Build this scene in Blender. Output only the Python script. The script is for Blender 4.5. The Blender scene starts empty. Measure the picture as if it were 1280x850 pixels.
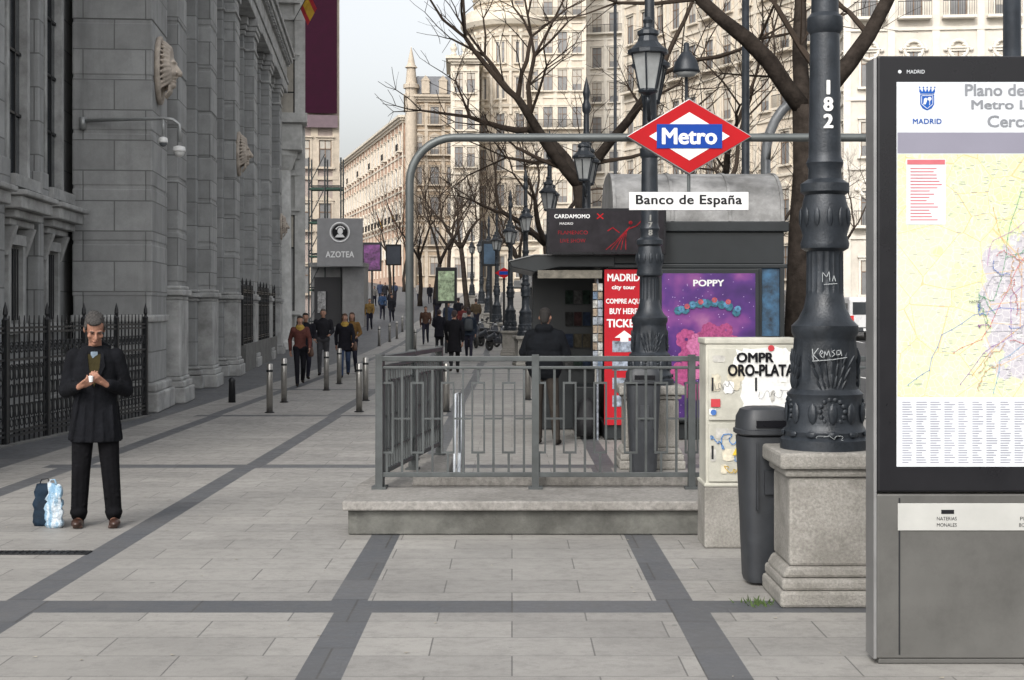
import bpy, math, random
from mathutils import Vector, Matrix, noise as mnoise
R=random.Random(11)
scene=bpy.context.scene
COL=scene.collection
F=1870.0; CH=1.8
def gz(y):
    if y<50: return 0.0
    if y<75: return .0007*(y-50)**2
    return .4375+.035*(y-75)
def px(x,D): return (x-640)/F*D
def pz(y,D): return CH+(385-y)/F*D
def gD(y): return CH*F/(y-385)
# ---------------------------------------------------------------- materials
class NT:
    def __init__(s,m):
        m.use_nodes=True; s.t=m.node_tree; s.n=s.t.nodes; s.b=s.n.get('Principled BSDF')
    def new(s,k,**kw):
        n=s.n.new(k)
        for a,v in kw.items(): setattr(n,a,v)
        return n
    def link(s,a,b): s.t.links.new(a,b)
    def math(s,op,a,b=None,c=None):
        n=s.new('ShaderNodeMath',operation=op)
        for i,v in enumerate((a,b,c)):
            if v is None: continue
            if isinstance(v,(int,float)): n.inputs[i].default_value=v
            else: s.link(v,n.inputs[i])
        return n.outputs[0]
    def mix(s,f,a,b,bt='MIX'):
        n=s.new('ShaderNodeMix',data_type='RGBA',blend_type=bt)
        for i,v in ((0,f),(6,a),(7,b)):
            if isinstance(v,(int,float)): n.inputs[i].default_value=v
            elif isinstance(v,(tuple,list)): n.inputs[i].default_value=(*v[:3],1)
            else: s.link(v,n.inputs[i])
        return n.outputs[2]
    def noise(s,vec,scale,detail=4,rough=.6):
        n=s.new('ShaderNodeTexNoise'); n.inputs['Scale'].default_value=scale
        n.inputs['Detail'].default_value=detail; n.inputs['Roughness'].default_value=rough
        if vec is not None: s.link(vec,n.inputs['Vector'])
        return n.outputs['Fac']
    def ramp(s,f,stops):
        n=s.new('ShaderNodeValToRGB'); e=n.color_ramp.elements
        while len(e)<len(stops): e.new(.5)
        for el,(p,c) in zip(e,stops):
            el.position=p; el.color=(*c,1) if len(c)==3 else c
        s.link(f,n.inputs[0]); return n.outputs[0]
    def maprange(s,f,a,b,c,d):
        n=s.new('ShaderNodeMapRange')
        s.link(f,n.inputs[0])
        for i,v in enumerate((a,b,c,d)): n.inputs[i+1].default_value=v
        return n.outputs[0]
    def bump(s,h,st,dist=.02):
        n=s.new('ShaderNodeBump'); n.inputs['Strength'].default_value=st; n.inputs['Distance'].default_value=dist
        s.link(h,n.inputs['Height']); s.link(n.outputs[0],s.b.inputs['Normal'])
MC={}
def mat(name,col,rough=.6,metal=0.0,var=.18,scale=3.0,bump=0.0,bscale=40,grime=0.0,emit=0.0,spec=None):
    if name in MC: return MC[name]
    m=bpy.data.materials.new(name); MC[name]=m; t=NT(m)
    tc=t.new('ShaderNodeTexCoord').outputs['Object']
    n1=t.noise(tc,scale,6,.65)
    f=t.maprange(n1,.3,.7,1-var,1+var)
    c=t.mix(1.0,(col[0],col[1],col[2]),t.new('ShaderNodeCombineColor').outputs[0],'MULTIPLY')
    cc=[n for n in t.n if n.type=='COMBINE_COLOR'][-1]
    for i in range(3): t.link(f,cc.inputs[i])
    if grime>0:
        geo=t.new('ShaderNodeNewGeometry').outputs['Position']
        g=t.maprange(t.noise(geo,1.3,8,.75),.45,.7,0,grime)
        c=t.mix(g,c,(col[0]*.35,col[1]*.34,col[2]*.32))
    t.link(c,t.b.inputs['Base Color'])
    t.b.inputs['Metallic'].default_value=metal
    r=t.maprange(n1,.3,.7,max(.02,rough-.08),min(1,rough+.08)); t.link(r,t.b.inputs['Roughness'])
    if spec is not None: t.b.inputs['Specular IOR Level'].default_value=spec
    if bump>0: t.bump(t.noise(tc,bscale,4,.6),bump)
    if emit>0:
        t.link(c,t.b.inputs['Emission Color']); t.b.inputs['Emission Strength'].default_value=emit
    return m
def ashlar(name,col,bw=1.1,rh=.5,mortar=.012,var=.25,grime=.5,joint=.45,bump=.6):
    m=bpy.data.materials.new(name); t=NT(m)
    g=t.new('ShaderNodeNewGeometry'); P=g.outputs['Position']
    sp=t.new('ShaderNodeSeparateXYZ'); t.link(P,sp.inputs[0])
    sn=t.new('ShaderNodeSeparateXYZ'); t.link(g.outputs['True Normal'],sn.inputs[0])
    isx=t.math('GREATER_THAN',t.math('ABSOLUTE',sn.outputs[0]),.6)
    u=t.math('ADD',t.math('MULTIPLY',sp.outputs[1],isx),t.math('MULTIPLY',sp.outputs[0],t.math('SUBTRACT',1,isx)))
    cb=t.new('ShaderNodeCombineXYZ'); t.link(u,cb.inputs[0]); t.link(sp.outputs[2],cb.inputs[1])
    b=t.new('ShaderNodeTexBrick'); t.link(cb.outputs[0],b.inputs['Vector'])
    b.inputs['Scale'].default_value=1; b.inputs['Brick Width'].default_value=bw; b.inputs['Row Height'].default_value=rh
    b.inputs['Mortar Size'].default_value=mortar; b.inputs['Mortar Smooth'].default_value=.3
    b.inputs['Color1'].default_value=(*[c*(1-var*.5) for c in col],1); b.inputs['Color2'].default_value=(*[c*(1+var*.5) for c in col],1)
    b.inputs['Mortar'].default_value=(*[c*joint for c in col],1)
    n1=t.noise(P,1.6,9,.7)
    c=t.mix(t.maprange(n1,.42,.72,0,grime),b.outputs[0],tuple(x*.5 for x in col))
    mp=t.new('ShaderNodeMapping'); mp.inputs['Scale'].default_value=(2.5,2.5,.25); t.link(P,mp.inputs[0])
    st=t.maprange(t.noise(mp.outputs[0],1.0,6,.7),.5,.75,0,grime*.9)
    c=t.mix(st,c,tuple(x*.45 for x in col))
    fine=t.noise(P,60,3,.7)
    c=t.mix(t.maprange(fine,.3,.7,0,.22),c,tuple(x*.55 for x in col))
    t.link(c,t.b.inputs['Base Color']); t.b.inputs['Roughness'].default_value=.88
    h=t.math('SUBTRACT',t.math('MULTIPLY',fine,.15),b.outputs['Fac'])
    t.bump(h,bump,.02)
    return m
def pavement_mat():
    m=bpy.data.materials.new('granite_paving'); t=NT(m)
    g=t.new('ShaderNodeNewGeometry'); P=g.outputs['Position']
    sp=t.new('ShaderNodeSeparateXYZ'); t.link(P,sp.inputs[0])
    X,Y=sp.outputs[0],sp.outputs[1]
    b=t.new('ShaderNodeTexBrick'); t.link(P,b.inputs['Vector'])
    b.inputs['Scale'].default_value=1; b.inputs['Brick Width'].default_value=.86; b.inputs['Row Height'].default_value=.43
    b.inputs['Mortar Size'].default_value=.0045; b.inputs['Mortar Smooth'].default_value=.2
    b.inputs['Color1'].default_value=(.265,.255,.24,1); b.inputs['Color2'].default_value=(.335,.322,.30,1); b.inputs['Mortar'].default_value=(.125,.12,.115,1)
    d=t.new('ShaderNodeTexBrick'); t.link(P,d.inputs['Vector'])
    d.inputs['Scale'].default_value=1; d.inputs['Brick Width'].default_value=.95; d.inputs['Row Height'].default_value=.66
    d.inputs['Mortar Size'].default_value=.006
    d.inputs['Color1'].default_value=(.058,.064,.074,1); d.inputs['Color2'].default_value=(.09,.095,.105,1); d.inputs['Mortar'].default_value=(.035,.035,.035,1)
    # longitudinal strips shift sideways a little in every other bay
    par=t.math('LESS_THAN',t.math('PINGPONG',t.math('SUBTRACT',Y,5.02),8.0),4.0)
    Xs=t.math('ADD',X,t.math('MULTIPLY',par,-.06))
    sx=t.math('LESS_THAN',t.math('PINGPONG',t.math('SUBTRACT',Xs,1.0),1.0),.112)
    sy=t.math('LESS_THAN',t.math('PINGPONG',t.math('SUBTRACT',Y,9.02),4.0),.18)
    near=t.math('GREATER_THAN',X,-5.3)
    mk=t.math('MULTIPLY',t.math('MAXIMUM',sx,sy),near)
    edge=t.math('LESS_THAN',X,-5.75)
    mk=t.math('MAXIMUM',mk,edge)
    c=t.mix(mk,b.outputs[0],d.outputs[0])
    n1=t.noise(P,.7,8,.7); c=t.mix(t.maprange(n1,.4,.75,0,.5),c,(.12,.115,.11))
    n2=t.noise(P,7,6,.75); c=t.mix(t.maprange(n2,.48,.75,0,.45),c,(.10,.097,.092))
    n3=t.noise(P,150,2,.7); c=t.mix(t.maprange(n3,.35,.7,0,.3),c,(.09,.087,.082))
    for sc_,th,am in ((2.3,.045,.55),(5.1,.05,.35)):
        v=t.new('ShaderNodeTexVoronoi'); v.inputs['Scale'].default_value=sc_; t.link(P,v.inputs['Vector'])
        gum=t.math('LESS_THAN',v.outputs['Distance'],th); c=t.mix(t.math('MULTIPLY',gum,am),c,(.06,.06,.06))
    t.link(c,t.b.inputs['Base Color'])
    t.link(t.maprange(n2,.3,.7,.45,.75),t.b.inputs['Roughness'])
    t.bump(t.math('SUBTRACT',t.math('MULTIPLY',n3,.2),b.outputs['Fac']),.4,.006)
    return m
# ---------------------------------------------------------------- mesh builder
class MB:
    def __init__(s): s.v=[]; s.f=[]; s.m=[]; s.cur=0
    def box(s,x0,x1,y0,y1,z0,z1,m=None):
        i=len(s.v); s.v+=[(x0,y0,z0),(x1,y0,z0),(x1,y1,z0),(x0,y1,z0),(x0,y0,z1),(x1,y0,z1),(x1,y1,z1),(x0,y1,z1)]
        for f in ((0,3,2,1),(4,5,6,7),(0,1,5,4),(1,2,6,5),(2,3,7,6),(3,0,4,7)):
            s.f.append(tuple(i+k for k in f)); s.m.append(s.cur if m is None else m)
        return s
    def quad(s,*p,m=None):
        i=len(s.v); s.v+=[tuple(q) for q in p]; s.f.append(tuple(range(i,i+len(p)))); s.m.append(s.cur if m is None else m)
    def prism(s,pts,axis,a,b,m=None):
        def mk(p,t):
            return {'x':(t,p[0],p[1]),'y':(p[0],t,p[1]),'z':(p[0],p[1],t)}[axis]
        i=len(s.v); n=len(pts); mm=s.cur if m is None else m
        s.v+=[mk(p,a) for p in pts]+[mk(p,b) for p in pts]
        s.f.append(tuple(range(i+n-1,i-1,-1))); s.f.append(tuple(range(i+n,i+2*n))); s.m+=[mm,mm]
        for k in range(n):
            k2=(k+1)%n; s.f.append((i+k,i+k2,i+n+k2,i+n+k)); s.m.append(mm)
    def rings(s,rs,cap=True,m=None):
        mm=s.cur if m is None else m; n=len(rs[0]); i=len(s.v)
        for r in rs: s.v+=[tuple(p) for p in r]
        for a in range(len(rs)-1):
            for k in range(n):
                k2=(k+1)%n; s.f.append((i+a*n+k,i+a*n+k2,i+(a+1)*n+k2,i+(a+1)*n+k)); s.m.append(mm)
        if cap:
            s.f.append(tuple(i+k for k in range(n-1,-1,-1))); s.m.append(mm)
            j=i+(len(rs)-1)*n; s.f.append(tuple(j+k for k in range(n))); s.m.append(mm)
    def cyl(s,p0,p1,r0,r1=None,n=10,m=None,cap=True):
        r1=r0 if r1 is None else r1; p0=Vector(p0); p1=Vector(p1); d=(p1-p0)
        if d.length<1e-6: return
        d.normalize(); u=d.orthogonal().normalized(); w=d.cross(u)
        ang=[2*math.pi*k/n for k in range(n)]
        s.rings([[p+u*(r*math.cos(a))+w*(r*math.sin(a)) for a in ang] for p,r in ((p0,r0),(p1,r1))],cap,m)
    def capsule(s,p0,p1,r0,r1=None,n=12,m=None):
        r1=r0 if r1 is None else r1; p0=Vector(p0); p1=Vector(p1); d=(p1-p0)
        if d.length<1e-6: d=Vector((0,0,1e-3))
        d.normalize(); u=d.orthogonal().normalized(); w=d.cross(u)
        ang=[2*math.pi*k/n for k in range(n)]; rs=[]
        for t in (-80,-50,-25,0): rs.append((p0+d*(r0*math.sin(math.radians(t))),r0*math.cos(math.radians(t))))
        for t in (0,25,50,80): rs.append((p1+d*(r1*math.sin(math.radians(t))),r1*math.cos(math.radians(t))))
        s.rings([[p+u*(r*math.cos(a))+w*(r*math.sin(a)) for a in ang] for p,r in rs],True,m)
    def ell(s,c,rad,M=None,n=14,k=9,m=None):
        c=Vector(c); M=M or Matrix.Identity(3); rs=[]
        for j in range(k):
            t=math.radians(-85+170*j/(k-1))
            rs.append([c+M@Vector((rad[0]*math.cos(t)*math.cos(2*math.pi*i/n),rad[1]*math.cos(t)*math.sin(2*math.pi*i/n),rad[2]*math.sin(t))) for i in range(n)])
        s.rings(rs,True,m)
    def loft(s,L,n=20,m=None,pw=1.0):
        rs=[]
        for (cx,cy,cz,rx,ry) in L:
            r=[]
            for i in range(n):
                a=2*math.pi*i/n; c_,s_=math.cos(a),math.sin(a)
                r.append((cx+rx*math.copysign(abs(c_)**pw,c_),cy+ry*math.copysign(abs(s_)**pw,s_),cz))
            rs.append(r)
        s.rings(rs,True,m)
    def lathe(s,prof,c=(0,0,0),n=24,m=None,flute=None):
        rs=[]
        for j,(z,r) in enumerate(prof):
            fl=flute and flute(z)
            rs.append([(c[0]+r*(1-(fl*(k%2) if fl else 0))*math.cos(2*math.pi*k/n),c[1]+r*(1-(fl*(k%2) if fl else 0))*math.sin(2*math.pi*k/n),c[2]+z) for k in range(n)])
        s.rings(rs,True,m)
    def tube(s,pts,r,n=8,m=None):
        pts=[Vector(p) for p in pts]; rs=[]; u=None
        for i,p in enumerate(pts):
            d=(pts[min(i+1,len(pts)-1)]-pts[max(i-1,0)]).normalized()
            if u is None: u=d.orthogonal().normalized()
            u=(u-d*u.dot(d)).normalized(); w=d.cross(u)
            rr=r[i] if isinstance(r,(list,tuple)) else r
            rs.append([p+u*(rr*math.cos(2*math.pi*k/n))+w*(rr*math.sin(2*math.pi*k/n)) for k in range(n)])
        s.rings(rs,True,m)
    def ring(s,c,rad,r,n=14,axis='y',k=5,m=None,rx=None):
        rx=rx or rad
        rs=[]
        for i in range(n):
            a=2*math.pi*i/n; ring=[]
            for j in range(k):
                b=2*math.pi*j/k
                ca,sa=math.cos(a),math.sin(a)
                if axis=='y': ring.append((c[0]+(rx+r*math.cos(b))*ca,c[1]+r*math.sin(b),c[2]+(rad+r*math.cos(b))*sa))
                elif axis=='x': ring.append((c[0]+r*math.sin(b),c[1]+(rx+r*math.cos(b))*ca,c[2]+(rad+r*math.cos(b))*sa))
                else: ring.append((c[0]+(rx+r*math.cos(b))*ca,c[1]+(rad+r*math.cos(b))*sa,c[2]+r*math.sin(b)))
            rs.append(ring)
        rs.append(rs[0]); s.rings(rs,False,m)
    def ribbon(s,pts,w,y=0,m=None):
        for a,b in zip(pts,pts[1:]):
            dx,dz=b[0]-a[0],b[1]-a[1]; L=math.hypot(dx,dz) or 1; nx,nz=-dz/L*w/2,dx/L*w/2; ex,ez=dx/L*w*.35,dz/L*w*.35
            s.quad((a[0]+nx-ex,y,a[1]+nz-ez),(a[0]-nx-ex,y,a[1]-nz-ez),(b[0]-nx+ex,y,b[1]-nz+ez),(b[0]+nx+ex,y,b[1]+nz+ez),m=m)
    def disc(s,c,r,y,n=20,m=None,rz=None):
        rz=rz or r
        s.quad(*[(c[0]+r*math.cos(-2*math.pi*k/n),y,c[1]+rz*math.sin(-2*math.pi*k/n)) for k in range(n)],m=m)
    def mesh(s,name,mats,smooth=False):
        me=bpy.data.meshes.new(name); me.from_pydata(s.v,[],s.f)
        for m in (mats if isinstance(mats,(list,tuple)) else [mats]): me.materials.append(m)
        me.polygons.foreach_set('material_index',s.m)
        if smooth: me.polygons.foreach_set('use_smooth',[True]*len(me.polygons))
        me.update(); return me
    def obj(s,name,mats,parent=None,loc=(0,0,0),smooth=False,bevel=0,auto=None,rot=(0,0,0)):
        o=bpy.data.objects.new(name,s.mesh(name,mats,smooth or bool(auto))); COL.objects.link(o)
        o.location=loc; o.rotation_euler=rot
        if parent: o.parent=parent
        if auto:
            try: o.data.set_sharp_from_angle(angle=math.radians(auto))
            except Exception: pass
        if bevel:
            b=o.modifiers.new('bevel','BEVEL'); b.width=bevel; b.segments=2; b.limit_method='ANGLE'
        return o
def empty(name,label,cat,loc=(0,0,0),rz=0,group=None):
    o=bpy.data.objects.new(name,None); COL.objects.link(o); o.location=loc; o.rotation_euler=(0,0,rz)
    o.empty_display_size=.2; tag(o,label,cat,group); return o
def tag(o,label,cat,group=None):
    o['label']=label; o['category']=cat
    if group: o['group']=group
    return o
def clone(o,loc=None,rz=None,sc=None,parent=None):
    c=o.copy(); COL.objects.link(c)
    if parent: c.parent=parent
    if loc is not None: c.location=loc
    if rz is not None: c.rotation_euler=(0,0,rz)
    if sc is not None: c.scale=(sc,sc,sc) if not isinstance(sc,tuple) else sc
    for ch in list(o.children): clone(ch,parent=c)
    return c
def inst(me,name,parent,loc,rot=(0,0,0),sc=None):
    o=bpy.data.objects.new(name,me); COL.objects.link(o); o.parent=parent; o.location=loc; o.rotation_euler=rot
    if sc: o.scale=sc
    return o
def text(s,parent,loc,h,mt,width=None,name='lettering',off=.012,rot=(0,0,0),align='C',sp=None):
    c=bpy.data.curves.new('t','FONT'); c.body=s; c.size=1; c.align_x='CENTER'; c.resolution_u=3
    c.space_character=sp or (1.03+off*1.2 if off>=.02 else 1.0)
    o=bpy.data.objects.new('t',c); COL.objects.link(o)
    dg=bpy.context.evaluated_depsgraph_get(); me=bpy.data.meshes.new_from_object(o.evaluated_get(dg))
    bpy.data.objects.remove(o); bpy.data.curves.remove(c)
    V=[v.co.copy() for v in me.vertices]; Fc=[tuple(p.vertices) for p in me.polygons]
    if off>=.02:
        sh=[(0,0),(off,.0),(-off,0),(off*.6,off*.6),(-off*.6,-off*.6),(off*.6,-off*.6),(-off*.6,off*.6)]
    else: sh=[(0,0)]
    vs=[];fs=[]; e=off if len(sh)>1 else 0
    x0=min(v.x for v in V)-e; x1=max(v.x for v in V)+e
    y0=min(v.y for v in V)-e*.6; y1=max(v.y for v in V)+e*.6
    k=h/(y1-y0); kx=k if width is None else width/(x1-x0)
    for j,(dx,dy) in enumerate(sh):
        b=len(vs)
        for v in V:
            X=(v.x+dx-(x0+x1)/2)*kx if align=='C' else (v.x+dx-x0)*kx
            vs.append((X,-.00015*j*(1+h*4),(v.y+dy-(y0+y1)/2)*k))
        fs+=[tuple(b+i for i in f) for f in Fc]
    bpy.data.meshes.remove(me); me=bpy.data.meshes.new(name); me.from_pydata(vs,[],fs); me.materials.append(mt)
    ob=bpy.data.objects.new(name,me); COL.objects.link(ob); ob.parent=parent; ob.location=loc; ob.rotation_euler=rot
    return ob
def remesh(mb,voxel,name,mats,parent=None,smooth=2,tagf=None):
    me=mb.mesh('tmp',mats); o=bpy.data.objects.new('tmp',me); COL.objects.link(o)
    r=o.modifiers.new('r','REMESH'); r.mode='VOXEL'; r.voxel_size=voxel
    if smooth:
        q=o.modifiers.new('s','SMOOTH'); q.factor=.5; q.iterations=smooth
    dg=bpy.context.evaluated_depsgraph_get(); m2=bpy.data.meshes.new_from_object(o.evaluated_get(dg))
    bpy.data.objects.remove(o); m2.name=name; m2.materials.clear()
    for m in (mats if isinstance(mats,(list,tuple)) else [mats]): m2.materials.append(m)
    if tagf:
        m2.polygons.foreach_set('material_index',[tagf(p.center) for p in m2.polygons])
    m2.polygons.foreach_set('use_smooth',[True]*len(m2.polygons))
    ob=bpy.data.objects.new(name,m2); COL.objects.link(ob)
    if parent: ob.parent=parent
    return ob
# ---------------------------------------------------------------- palette
granite=ashlar('grey_granite_ashlar',(.325,.33,.328),1.05,.52,grime=.65,var=.32)
stone_pl=mat('grey_stone',(.355,.357,.352),.85,var=.35,scale=2,bump=.25,bscale=60,grime=.65)
stone_dk=mat('weathered_stone',(.14,.14,.135),.9,var=.3,scale=3,bump=.3,bscale=50,grime=.7)
pale_stone=mat('pale_carved_stone',(.43,.375,.32),.85,var=.3,scale=5,bump=.3,bscale=30,grime=.6)
ped_stone=mat('speckled_pedestal_granite',(.27,.258,.235),.85,var=.3,scale=60,bump=.4,bscale=90,grime=.8)
iron=mat('painted_cast_iron',(.022,.027,.034),.42,.2,var=.35,scale=8,bump=.15,bscale=70,grime=.4)
iron_blk=mat('black_iron',(.012,.013,.015),.5,.2,var=.2,grime=.2)
rail_m=mat('grey_green_painted_steel',(.065,.072,.073),.5,.3,var=.25,scale=6,grime=.5)
steel=mat('brushed_steel',(.36,.35,.33),.35,.85,var=.15,scale=10,grime=.3)
dark_glass=mat('dark_window_glass',(.03,.035,.04),.12,0,var=.3,scale=.4,spec=.7)
far_glass=mat('haze_toned_window_glass',(.19,.19,.19),.3,0,var=.5,scale=.3,spec=.6)  # distance haze is put into the glass colour as a paler grey
lan_glass=mat('milky_lantern_glass',(.30,.31,.31),.2,0,var=.2,scale=4)
white=mat('white_paint',(.68,.68,.67),.5,var=.08,grime=.15)
black=mat('black_enamel',(.008,.008,.010),.3,0,var=.1,spec=.3)
asphalt=mat('asphalt',(.055,.055,.056),.9,var=.2,scale=1.5,bump=.3,bscale=60)
kerb_m=mat('granite_kerb',(.3,.3,.29),.85,var=.2,scale=4,grime=.4)
# ---------------------------------------------------------------- ground
ysr=[-15,0,20,40,50,55,60,65,70,75,90,120,200,320,500,900,2500]
mb=MB()
HX0,HX1,HY0,HY1=-.6,4.0,12.95,15.6
xb=[-900,HX0-.05,HX1+.05,900]; yb=sorted(set(ysr+[HY0-.05,HY1+.05]))
for a,b in zip(yb,yb[1:]):
    for c,d in zip(xb,xb[1:]):
        if a>=HY0-.06 and b<=HY1+.06 and c>=HX0-.06 and d<=HX1+.06: continue
        za,zb=gz(min(a,320))-.12,gz(min(b,320))-.12
        mb.quad((c,a,za),(d,a,za),(d,b,zb),(c,b,zb))
o=mb.obj('ground',asphalt); o['kind']='structure'
mb=MB(); yb=sorted(set([-6,8,HY0,HY1,30,50,54,58,62,66,70,75,100,150,230,320])); xb=[-40,HX0,HX1,6.0]
for a,b in zip(yb,yb[1:]):
    for c,d in zip(xb,xb[1:]):
        if a>=HY0 and b<=HY1 and c>=HX0 and d<=HX1: continue
        mb.quad((c,a,gz(a)),(d,a,gz(a)),(d,b,gz(b)),(c,b,gz(b)))
    mb.quad((6,a,gz(a)),(6,a,gz(a)-.12),(6,b,gz(b)-.12),(6,b,gz(b)))
o=mb.obj('pavement',pavement_mat()); o['kind']='structure'
mb=MB()
for a,b in zip(yb,yb[1:]):
    mb.quad((6.0,a,gz(a)+.006),(6.3,a,gz(a)+.006),(6.3,b,gz(b)+.006),(6.0,b,gz(b)+.006))
    mb.quad((6.3,a,gz(a)+.006),(6.3,a,gz(a)-.12),(6.3,b,gz(b)-.12),(6.3,b,gz(b)+.006))
    mb.quad((22,a,gz(a)),(22,b,gz(b)),(60,b,gz(b)),(60,a,gz(a)))
    mb.quad((22,a,gz(a)-.12),(22,b,gz(b)-.12),(22,b,gz(b)),(22,a,gz(a)))
o=mb.obj('kerb',kerb_m); o['kind']='structure'
mb=MB()
for k in range(40):
    y=20+k*5
    for x in (9.6,13,16.4): mb.quad((x,y,gz(y)-.116),(x+.12,y,gz(y)-.116),(x+.12,y+2,gz(y+2)-.116),(x,y+2,gz(y+2)-.116))
o=mb.obj('road_marking',white); o['kind']='structure'
mb=MB(); mb.box(0,.75,0,.16,.002,.008)
for k in range(14): mb.box(.03+k*.05,.05+k*.05,.02,.14,.008,.012)
o=mb.obj('drain_cover',iron_blk,loc=(-3.85,10.9,0)); tag(o,'narrow dark iron drain cover set in the paving','drain cover')
mb=MB(); q=random.Random(6)
for k in range(110):
    x,y=q.uniform(-4.5,2.2),q.uniform(6.6,20)
    if x>-1.4 and y>11.7: continue
    s=q.uniform(.004,.013); a=q.random()*3; mb.quad(*[(x+s*math.cos(a+j*1.57)*(1+.7*(j%2)),y+s*math.sin(a+j*1.57),.004+.003*(j%2)) for j in range(4)])
o=mb.obj('litter_specks',mat('pale_litter',(.36,.33,.27),.9,var=.6,scale=2)); tag(o,'scattered tiny scraps and dry leaf bits on the paving','litter'); o['kind']='stuff'
# ---------------------------------------------------------------- stairwell + plinth
mos=mat('stained_concrete',(.11,.11,.10),.9,var=.5,scale=3,bump=.35,bscale=50,grime=.8)
cop=mat('granite_coping',(.23,.22,.205),.85,var=.35,scale=25,bump=.3,bscale=80,grime=.75)
root=empty('metro_entrance','low stone-rimmed stairwell of an underground station entrance','metro entrance',(0,0,0))
mb=MB(); mb.box(-1.30,4.3,11.86,12.94,.004,.2)
mb.prism([(-1.30,12.94),(-.62,12.94),(-.62,15.6),(-1.0,15.6)],'z',.004,.2)
mb.box(4.02,4.3,12.94,15.6,.004,.2)
mb.obj('plinth',mos,root,bevel=.01)
mb=MB(); mb.box(-1.34,4.36,11.80,12.94,.2,.275)
mb.prism([(-1.34,12.946),(-.6,12.946),(-.6,15.64),(-1.04,15.64)],'z',.2,.275); mb.box(4.0,4.34,12.946,15.64,.2,.275)
mb.box(-.85,4.1,12.80,12.99,.275,.36)
mb.obj('coping',cop,root,bevel=.012)
mb=MB()
for k in range(9): mb.box(-.6,4.0,15.6-.29*(k+1),15.6-.29*k,-.17*(k+1)-.3,-.17*(k+1))
mb.obj('stairs',cop,root)
mb=MB(); mb.box(-.62,-.6,12.95,15.6,-2.6,.2); mb.box(4.0,4.02,12.95,15.6,-2.6,.2); mb.box(-.6,4,12.93,12.95,-2.6,.2)
mb.obj('stairwell_wall',stone_dk,root)
mb=MB(); mb.tube([(-.5,15.3,.0),(-.5,15.3,.9),(-.5,15.0,.93),(-.5,13.1,-.3)],.018,8)
mb.tube([(-.5,14.2,-.9),(-.5,14.2,1.0),(-.53,13.9,1.0),(-.55,13.9,-.9)],.014,8)
mb.obj('handrail',mat('pale_handrail',(.5,.53,.56),.4,.3),root,smooth=True)
def railing(p0,p1,z0,h,label,nseg,dense=False):
    p0=Vector(p0);p1=Vector(p1); L=(p1-p0).length; rz=math.atan2(p1.y-p0.y,p1.x-p0.x)
    r=empty('railing',label,'railing',(p0.x,p0.y,z0),rz)
    mb=MB(); mb.box(0,L,-.03,.03,h-.045,h); mb.box(0,L,-.02,.02,h-.11,h-.085); mb.obj('top_rail',rail_m,r,bevel=.006)
    mb=MB(); mb.box(0,L,-.02,.02,.10,.14); mb.obj('bottom_rail',rail_m,r,bevel=.004)
    mp=MB(); mp.box(-.03,.03,-.035,.035,0,h+.012); mp.box(-.06,.06,-.06,.06,0,.02); pm=mp.mesh('post',rail_m)
    for k in range(nseg+1): inst(pm,'post',r,(L*k/nseg,0,0))
    mb=MB(); per=.128 if not dense else .11; n=int(L/per)
    per=L/n; dp=.011 if not dense else .016
    for k in range(n):
        x=(k+.5)*per
        if k%2==0:
            for dx in (-.05,.05): mb.box(x+dx-.008,x+dx+.008,-dp,dp,.30,.90)
            mb.box(x-.058,x+.058,-dp-.0005,dp+.0005,.885,.902); mb.box(x-.058,x+.058,-dp-.0005,dp+.0005,.298,.315)
            mb.box(x-.01,x+.01,-.010,.010,.90,h-.085); mb.box(x-.01,x+.01,-.010,.010,.14,.30)
        else:
            mb.box(x-.01,x+.01,-.010,.010,.14,h-.085)
            mb.box(x-per+.052,x+per-.052,-.009,.009,.585,.60)
    mb.obj('grille',rail_m,r)
    return r
railing((px(474,12.62),12.62,0),(4.15,12.62,0),.275,1.12,'grey steel railing with rectangular bars on stone plinth',4)
railing((px(474,12.62),12.70,0),(-.755,15.55,0),.275,1.12,'grey steel railing along the side of the stairwell',2,True)
# ---------------------------------------------------------------- arch & sign
red=mat('red_sign_enamel',(.36,.006,.010),.5,var=.08,spec=.15); blue=mat('blue_sign_enamel',(.006,.045,.27),.5,var=.08,spec=.15)
signw=mat('white_sign_enamel',(.68,.68,.68),.5,var=.04,spec=.2)
D=15.0; root=empty('metro_arch','tall grey steel pipe arch over the station stairs','sign arch',(0,D,0))
pipe=mat('grey_arch_pipe',(.10,.11,.11),.45,.4,var=.2,grime=.3)
zt=pz(172,D); xl=px(512,D); xr=px(1205,D); pts=[(xl,0,.0),(xl,0,zt-.45)]
for k in range(1,9):
    a=math.pi-k*math.pi/16; pts.append((xl+.45+.45*math.cos(a),0,zt-.45+.45*math.sin(a)))
for k in range(0,9):
    a=math.pi/2-k*math.pi/16; pts.append((xr-.45+.45*math.cos(a),0,zt-.45+.45*math.sin(a)))
pts.append((xr,0,0)); mb=MB(); mb.tube(pts,.042,14); mb.obj('pipe',pipe,root,smooth=True)
for x in (xl,xr):
    mb=MB(); mb.lathe([(0,.1),(.02,.1),(.03,.055),(.1,.05)],(x,0,.28 if x<0 else 0),16); mb.obj('footing',pipe,root)
xc=px(860,D)
sg=empty('metro_sign','red diamond sign with blue bar hanging from a pipe arch','sign',(xc,D-.06,zt))
def diamond(w,h,y0,y1,mm,name):
    mb=MB(); mb.prism([(-w,0),(0,-h),(w,0),(0,h)],'y',y0,y1); return mb.obj(name,mm,sg,bevel=.004)
diamond(.625,.375,-.05,.05,mat('sign_edge',(.35,.35,.35),.4,.6),'rim')
diamond(.612,.365,-.056,-.05,red,'red_diamond')
mb=MB()
mb.prism([(-.40,0),(0,-.24),(.40,0),(0,.24)],'y',-.059,-.056); mb.obj('white_diamond',signw,sg)
mb=MB(); mb.box(-.325,.325,-.066,-.059,-.12,.12); mb.obj('blue_bar',blue,sg)
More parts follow.
